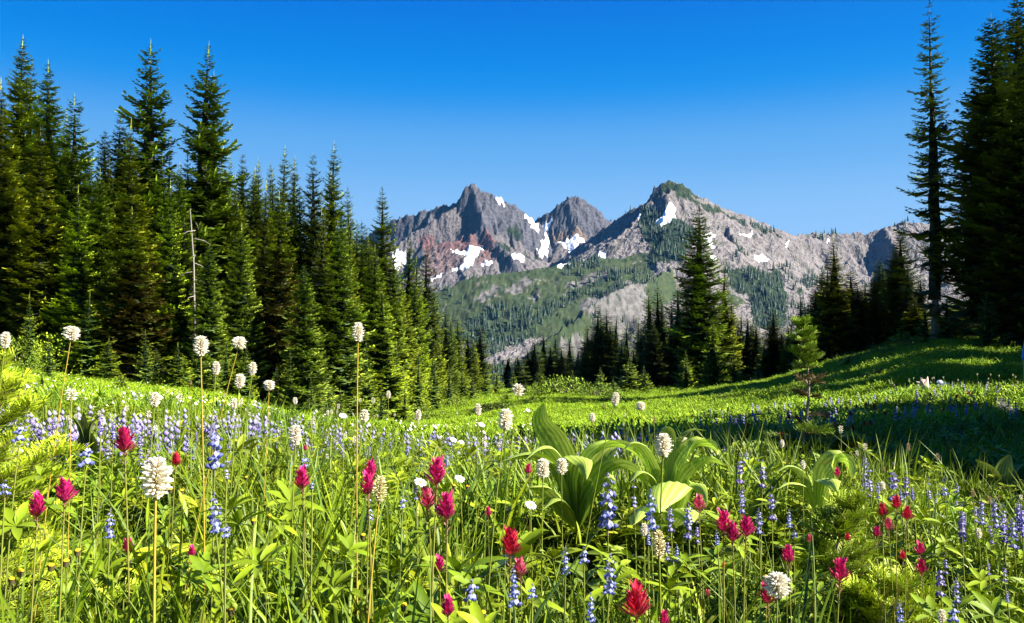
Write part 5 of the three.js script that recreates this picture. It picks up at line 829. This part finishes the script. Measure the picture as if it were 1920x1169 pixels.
for (const [px, py, d] of [[1480, 782, 8], [1402, 800, 6.5], [1565, 797, 7], [1577, 801, 6.8], [1600, 802, 6.6], [1622, 795, 7], [1633, 794, 7], [1612, 806, 6.4], [1590, 806, 6.4], [1500, 790, 7.4], [1548, 778, 8.6], [1606, 762, 11], [1625, 758, 11], [1640, 760, 11], [1595, 776, 9], [1818, 737, 15], [1794, 744, 13], [1745, 740, 14], [1640, 765, 10], [1770, 768, 10], [1660, 775, 9], [1465, 821, 4.6], [1400, 818, 5], [1495, 782, 8], [1508, 800, 6.4]]) paintbrush(px, py, Math.max(7, 80 / d), 2, d, px, 'small red brush far off on the right slope', 'small red brushes on the right slope');
const LUPINE = [
  [160, 858, 48, 4, 1.35, 168, 'broad sky-blue lupine cluster, left foreground'], [402, 835, 105, 2, 1.3, 398, 'tall open blue-violet lupine spike left of centre'], [405, 965, 80, 2, 1.05, 436, 'blue lupine on a bent tan stalk, left of centre'], [424, 880, 50, 5, 1.2, 432, 'faded pale lupine spike gone to seed'], [423, 998, 28, 4, 1.02, 448, 'last two large pale blue blossoms on a bent stalk'], [205, 985, 58, 2, 1.3, 208, 'sparse pale blue lupine left of the big white head'], [35, 815, 40, 4, 1.4, 20, 'lupine blooming inside the left fir'], [8, 918, 32, 4, 1.2, 4, 'lupine flower at the left edge'], [188, 795, 44, 3, 2.0, 190, 'dense purple lupine by the dark leaves, left one'], [212, 805, 40, 3, 2.1, 213, 'dense purple lupine by the dark leaves, right one'], [570, 868, 28, 4, 1.25, 572, 'deep blue lupine blossoms on top of a crimson brush'], [585, 912, 16, 4, 1.2, 584, 'pale blue blossoms across a crimson brush'],
  [1140, 944, 112, 2, 1.5, 1142, 'tall tiered violet lupine in front of the broad-leaved plant'], [1190, 930, 60, 5, 1.6, 1194, 'slim lupine bud spike between the two broad-leaved plants'], [1222, 960, 80, 2, 1.4, 1226, 'pale violet lupine under the second broad-leaved plant'], [1258, 975, 52, 0, 1.4, 1262, 'lupine in the thick patch left of the rosy brush, upper'], [1292, 980, 66, 0, 1.4, 1296, 'lupine in the thick patch left of the rosy brush, right'], [1252, 1030, 46, 1, 1.3, 1255, 'violet lupine behind the cream spike'], [1270, 1040, 36, 2, 1.3, 1274, 'low deep blue lupine below the thick patch'], [1216, 1010, 30, 2, 1.3, 1216, 'small lupine left of the cream spike'], [1308, 1000, 40, 1, 1.4, 1310, 'lupine right before the tight magenta trio'], [1345, 1010, 30, 2, 1.3, 1350, 'lupine between the tight magenta trio, low'], [1388, 880, 56, 1, 2.0, 1386, 'lupine over the lit meadow edge, left one'], [1430, 890, 52, 1, 2.0, 1428, 'lupine over the lit meadow edge, right one'], [1392, 940, 50, 0, 1.7, 1392, 'violet lupine above the tight trio'], [1448, 945, 62, 1, 1.6, 1446, 'bushy violet lupine right of the tight trio, upper'], [1424, 980, 50, 0, 1.5, 1424, 'bushy lupine right of the tight trio, lower'], [1480, 975, 36, 2, 1.7, 1478, 'thin lupine close to the small fir'], [1490, 1005, 18, 4, 1.6, 1490, 'single blue blossoms left of the small fir'],
  [963, 1090, 56, 2, .9, 985, 'lupine buds below the pink brush, centre bottom'], [965, 1122, 44, 4, .88, 970, 'large pale blue pea blossoms at centre bottom'], [998, 1112, 30, 4, .86, 990, 'big round blue blossom, right one at centre bottom'], [884, 1112, 46, 4, .95, 890, 'pale blue blossoms left of centre bottom'], [1060, 1055, 54, 2, 1.1, 1062, 'blue lupine, left of the two in the centre grass'], [1095, 1045, 34, 4, 1.15, 1096, 'blue lupine, right of the two in the centre grass'], [1142, 1080, 80, 2, .98, 1132, 'sparse lupine with white-blue blossoms on a bent stalk'], [1108, 1142, 58, 2, .9, 1112, 'mauve lupine at the bottom edge, centre'], [755, 945, 26, 4, 1.4, 758, 'few violet blossoms left of the centre clump'], [693, 955, 60, 5, 1.2, 700, 'pink faded spike under the cream one'], [780, 920, 36, 1, 1.5, 782, 'violet lupine left of the tallest magenta brush'],
  [1570, 960, 24, 0, 1.8, 1568, 'lupine tip within the small fir'], [1545, 965, 20, 0, 1.8, 1545, 'second lupine tip within the small fir'], [1688, 1148, 44, 2, 1.0, 1690, 'lupine at the bottom edge right of the small fir'], [1765, 1088, 64, 1, 1.25, 1770, 'tall lupine at lower right, left one'], [1795, 1110, 50, 0, 1.2, 1800, 'lupine at lower right, right one'], [1790, 1155, 36, 4, 1.0, 1796, 'pale lupine at the bottom right edge'], [1775, 1060, 36, 1, 1.5, 1780, 'lupine above the tall one at lower right'], [1855, 1065, 28, 1, 1.6, 1856, 'blue lupine in the lower right grass'], [1885, 1075, 34, 1, 1.5, 1890, 'lupine near the right edge, low'], [1890, 1120, 26, 2, 1.3, 1890, 'small lupine at the right edge near the bottom'],
  [1633, 900, 60, 5, 1.9, 1640, 'slim half-faded lupine right of the folded leaf'], [1676, 905, 72, 1, 1.9, 1678, 'tall violet lupine in front of the dark slope'], [1648, 920, 34, 0, 1.9, 1650, 'short lupine beside the white head'], [1700, 908, 44, 1, 2.0, 1702, 'violet lupine right of the tall one'], [1712, 925, 26, 3, 2.0, 1712, 'short thick lupine below the right of the tall one'], [1690, 928, 24, 3, 1.9, 1690, 'short thick lupine at the foot of the tall one'], [1743, 920, 44, 5, 1.9, 1741, 'pale seeding lupine left of the brown seed head'], [1755, 935, 24, 5, 1.9, 1754, 'little seeding lupine under the brown seed head'], [1772, 922, 20, 4, 2.4, 1774, 'blue lupine in the shade'],
];
for (const [px, py, h, v, d, f, l] of LUPINE) lupine(px, py, h, v, d, f, l);
{ // thick drifts: the right carpet and the band across the middle
  const r = rng(909);
  for (let k = 0; k < 26; k++) { const px = 1790 + r() * 170, d = 1.85 + r() * .6; lupine(px, 955 + r() * 50 + (px < 1820 ? 18 : 0), 36 + r() * 24, [1, 3, 0][k % 3], d, px + r() * 14 - 7, 'violet lupine in the thick carpet at the right edge', 'lupines of the right carpet'); }
  for (let k = 0; k < 190; k++) { const px = -40 + Math.pow(r(), .9) * 1240, d = 3.4 + r() * lerp(1.3, 3.2, smoothstep(px, 150, 800)), x = (px - 960) / F * d, g = land(x, -d), hm = .055 + r() * .05, top = g + .13 + r() * .12, py = HORIZON + F * (EYE - top) / d; lupine(px, py, hm * F / d, [1, 3, 0, 3][k % 4], d, px + r() * 10 - 5, 'purple lupine in the band crossing the meadow', 'lupines of the purple band'); }
  for (let k = 0; k < 70; k++) { const px = 1280 + r() * 620, d = 3 + r() * 4, x = (px - 960) / F * d, g = land(x, -d), hm = .05 + r() * .045, top = g + .14 + r() * .10; if (r() < .5 && px > 1500) continue; lupine(px, HORIZON + F * (EYE - top) / d, hm * F / d, [0, 1, 3][k % 3], d, px, 'small blue lupine on the near right slope', 'small lupines of the near right slope'); }
  for (let k = 0; k < 90; k++) { const px = -20 + r() * 1240, d = 3 + r() * lerp(2, 5, smoothstep(px, 150, 800)), x = (px - 960) / F * d, g = land(x, -d), top = g + .20 + r() * .22; bistort(px, HORIZON + F * (EYE - top) / d, (.016 + r() * .012) * F / d, 'dot', d, px + r() * 16 - 8, 'small white flower head dotted over the purple band', 'white flower heads over the purple band'); }
  for (let k = 0; k < 44; k++) { const px = 1640 + r() * 280, d = 13 + r() * 5, x = (px - 960) / F * d, g = land(x, -d), top = g + .24 + r() * .22; bistort(px, HORIZON + F * (EYE - top) / d, .04 * F / d, 'dot', d, px + r() * 4 - 2, 'white flower head standing on the lit bank at right', 'white flower heads on the right bank'); }
  // small ones farther off, too many to count
  const dots = [], gW = new MB(), gB = new MB(), gR = new MB();
  const ball = (g, y, w, h, c) => { const a = g.v(0, y - h, 0, mul(c, .7)), b = g.v(0, y + h, 0, c), ring = []; for (let s = 0; s < 5; s++) ring.push(g.v(Math.cos(s * 1.257) * w, y, Math.sin(s * 1.257) * w, c)); for (let s = 0; s < 5; s++) { g.t(a, ring[(s + 1) % 5], ring[s]); g.t(b, ring[s], ring[(s + 1) % 5]); } };
  ball(gW, .24, .012, .017, WHITE); gW.tube([V(0, 0, 0), V(0, .23, 0)], .002, STALK, 3);
  for (let k = 0; k < 4; k++) ball(gB, .14 + k * .028, .018 - k * .003, .016, k > 2 ? mul(PALE, .5) : VIOLET); gB.tube([V(0, 0, 0), V(0, .14, 0)], .003, STALK, 3);
  for (let k = 0; k < 3; k++) ball(gR, .24 + k * .02, .018, .022, RED); gR.tube([V(0, 0, 0), V(0, .24, 0)], .003, STALK, 3);
  const field = (name, label, cat, geo, n, pick) => { const im = new THREE.InstancedMesh(geo, M.plain, n), m4 = new THREE.Matrix4(), q = new THREE.Quaternion(); for (let i = 0; i < n; i++) { const [px, d] = pick(), x = (px - 960) / F * d, s = .8 + r() * .5; q.setFromEuler(new THREE.Euler((r() - .5) * .3, r() * 6, (r() - .5) * .3)); m4.compose(V(x, land(x, -d), -d), q, V(s * (1 + d * .03), s, s * (1 + d * .03))); im.setMatrixAt(i, m4); } im.name = name; scene.add(im); tag(im, label, cat, null, 'stuff'); };
  field('white_flowers', 'tiny white flower heads scattered over the far left meadow', 'flowers', gW.geo(), 620, () => [-150 + Math.pow(r(), 1.4) * 1150, 7 + Math.pow(r(), 1.5) * 34]);
  field('purple_flowers', 'tiny purple lupine spikes sprinkled through the far meadow', 'flowers', gB.geo(), 760, () => { const px = -100 + r() * 1350; return r() < .72 ? [px, lerp(3.6, 5, smoothstep(px, 150, 700)) + r() * lerp(1.6, 3.4, smoothstep(px, 150, 700))] : [-150 + r() * 700, 8 + r() * 18]; });
  field('slope_flowers', 'small mixed pale flowers sprinkled on the right slope', 'flowers', gB.geo(), 260, () => [1300 + r() * 620, 8 + r() * 11]);
}
// daisies
for (const [px, py, d, l, s] of [[788, 905, 1.5, 'white-pink daisy left of the tallest magenta brush', 24], [862, 898, 1.7, 'white daisy right of the tallest magenta brush', 20], [995, 948, 1.6, 'pale lilac daisy left under the broad-leaved plant', 23], [850, 825, 3, 'pale pink daisy in the purple band, left one', 14], [865, 830, 3, 'pale pink daisy in the purple band, right one', 12], [643, 780, 2.6, 'white flat-topped flower left of the highest stalk', 16], [903, 797, 2.6, 'white flat-topped flower by the slender spike', 14], [990, 770, 2.8, 'white flat-topped flower behind the upright leaf', 10]]) {
  const [o, h] = flowerBase('daisy_flower', px, py, d, px + 6, l, 'flower'), rad = s / 2 / F * d, m = new MB(), c = new MB(), rr = rng(flowerSeed++); stalk(o, h, .0011, STALK);
  for (let k = 0; k < 24; k++) { const a = k / 24 * 6.283 + rr() * .1; m.leaf([V(Math.cos(a) * rad * .2, 0, Math.sin(a) * rad * .2), V(Math.cos(a) * rad * .65, rad * .12, Math.sin(a) * rad * .65), V(Math.cos(a) * rad, rad * (rr() - .4) * .3, Math.sin(a) * rad)], V(-Math.sin(a), 0, Math.cos(a)), (t) => rad * .1 * (t > .9 ? .5 : .6 + t * .6), .2, mix([.75, .68, .78], [.78, .76, .76], rr())); }
  ball2(c, rad * .28, [.5, .36, .03]);
  for (const [n, g, mt] of [['petals', m, M.petal], ['flower_centre', c, M.plain]]) { const p = part(n, g.geo(), mt, o); p.position.copy(h); p.rotation.set(.5, 0, -.35); }
}
function ball2(g, w, c) { const ring = (y, q) => { const l = []; for (let s = 0; s < 8; s++) l.push(g.v(Math.cos(s * .785) * q, y, Math.sin(s * .785) * q, c)); return l; }; const a = ring(-w * .3, w * .7), b = ring(w * .15, w), d = ring(w * .5, w * .6), t = g.v(0, w * .62, 0, mul(c, 1.2)); for (let s = 0; s < 8; s++) { const j = (s + 1) % 8; g.q(a[s], a[j], b[j], b[s]); g.q(b[s], b[j], d[j], d[s]); g.t(d[s], d[j], t); } }
// small yellow buttons
for (const [px, py, d] of [[97, 1010, 1.1], [145, 988, 1.2], [124, 1002, 1.1], [25, 1037, 1.1], [40, 1022, 1.1], [432, 1092, 1.0], [846, 1148, 1.0], [945, 1155, .95], [1296, 1155, 1.0], [1475, 1010, 1.4], [1128, 1062, 1.2], [1436, 1047, 1.3], [904, 1104, 1.05], [912, 1118, 1.05], [757, 1092, 1.1], [850, 882, 1.8], [876, 884, 1.8], [680, 963, 1.3], [476, 938, 1.4], [505, 928, 1.4], [460, 868, 1.9], [320, 882, 1.6], [340, 885, 1.6]]) {
  const [o, h] = flowerBase('yellow_flower', px, py, d, px + (R0() - .5) * 30, 'small yellow button flower low in the grass', 'flower', 'small yellow button flowers'); stalk(o, h.multiplyScalar(.92), .0007, [.12, .15, .02]);
  const g = new MB(); ball2(g, .0042, [.62, .38, .01]); const p = part('flower_head', g.geo(), M.plain, o); p.position.copy(h); p.rotation.set(R0() * .6, 0, R0() * .6 - .3);
  const b = new MB(); b.tube([V(0, -.007, 0), V(0, 0, 0)], (t) => .0032 + t * .0014, [.06, .05, .02], 6); const q = part('bud_cup', b.geo(), M.plain, o); q.position.copy(h);
}
// ---------------------------------------------------------------- the green cover itself
{
  const kinds = {}; for (const k in CLUMP) for (let v = 0; v < 4; v++) kinds[k + v] = CLUMP[k](900 + v * 31 + k.length).geo();
  const r = rng(4242), near = [], mid = [];
  const tint = (x, z, amp = .35) => { const n = fbm(x / 1.7, z / 1.7, 3), m = fbm(x / .5 + 7, z / .5, 2), b = 1 + n * amp + (r() - .5) * .25; return [b * (1 + m * .18 + (r() - .5) * .1), b, b * (1 - m * .2)]; };
  const add = (out, d0, d1, per, choose, sc, margin) => {
    // even cover over the ground in and beside the picture
    const area = .5 * (d1 * d1 - d0 * d0) * margin * 2, n = Math.round(area * per);
    for (let i = 0; i < n; i++) {
      const d = Math.sqrt(lerp(d0 * d0, d1 * d1, r())), u = (r() * 2 - 1) * margin, x = u * d, z = -d; if (x < -200) continue;
      if (CLEAR.some((k) => (x - k[0]) ** 2 + (z - k[1]) ** 2 < k[2] * k[2])) continue;
      const kind = choose(x, z, r()); if (!kind) continue;
      let s = sc * (.75 + r() * .6) * (kind === 'grass' || kind === 'sedge' ? 1.05 : 1);
      if (d < 5 && LOW.some((k) => (x - k[0]) ** 2 + (z - k[1]) ** 2 < k[2] * k[2])) s *= .5; if (d > 7) s *= 1 + .5 * fbm(x / 4 + 9, z / 4, 2); if (d < 3) s *= lerp(1, .78, smoothstep(u, .25, .42));
      out.push({ kind, v: r() * 4 | 0, x, y: land(x, z) - .004, z, a: r() * 6.283, tilt: (r() - .5) * .3, s, h: s * (.85 + r() * .4), c: tint(x, z, d > 7 ? .35 + .3 * fbm(x / 8, z / 8 + 3, 2) : .35).map((v, i) => d > 7 && !i ? v * .88 : v) });
    }
  };
  const chooseNear = (x, z, q) => { const n = fbm(x * 1.1 + 4, z * 1.1, 3), m = fbm(x * 1.5 - 9, z * 1.5, 2); if (q < .03) return 'dry'; if (q < .38 + n * .35) return 'grass'; if (q < .45 + n * .3) return 'sedge'; if (q < .80 + m * .2) return 'lupine'; if (q < .87) return 'broad'; return q < .94 ? 'herb' : 'oval'; };
  const chooseMid = (x, z, q) => { const n = fbm(x / 6, z / 6, 3); return q < .55 + n * .4 ? 'tuft' : 'herbtuft'; };
  add(near, .42, 1.2, 680, chooseNear, .85, .78);
  add(near, 1.2, 3, 430, chooseNear, .92, .74);
  add(near, 3, 8.5, 150, chooseNear, .8, .84);
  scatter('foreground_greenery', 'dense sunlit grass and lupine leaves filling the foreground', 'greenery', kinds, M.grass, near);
  add(mid, 7.5, 16, 60, chooseMid, .95, .84);
  add(mid, 16, 34, 26, chooseMid, 1.0, .70);
  add(mid, 34, 75, 10, chooseMid, 1.15, .68);
  add(mid, 75, 150, 2.2, chooseMid, 1.7, .64);
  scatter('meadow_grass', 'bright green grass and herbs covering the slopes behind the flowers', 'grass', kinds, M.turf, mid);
}
scene.traverse((o) => { if (o.isMesh) { o.castShadow = true; o.receiveShadow = true; } });
renderer.setSize(1024, 623);
renderer.render(scene, camera);
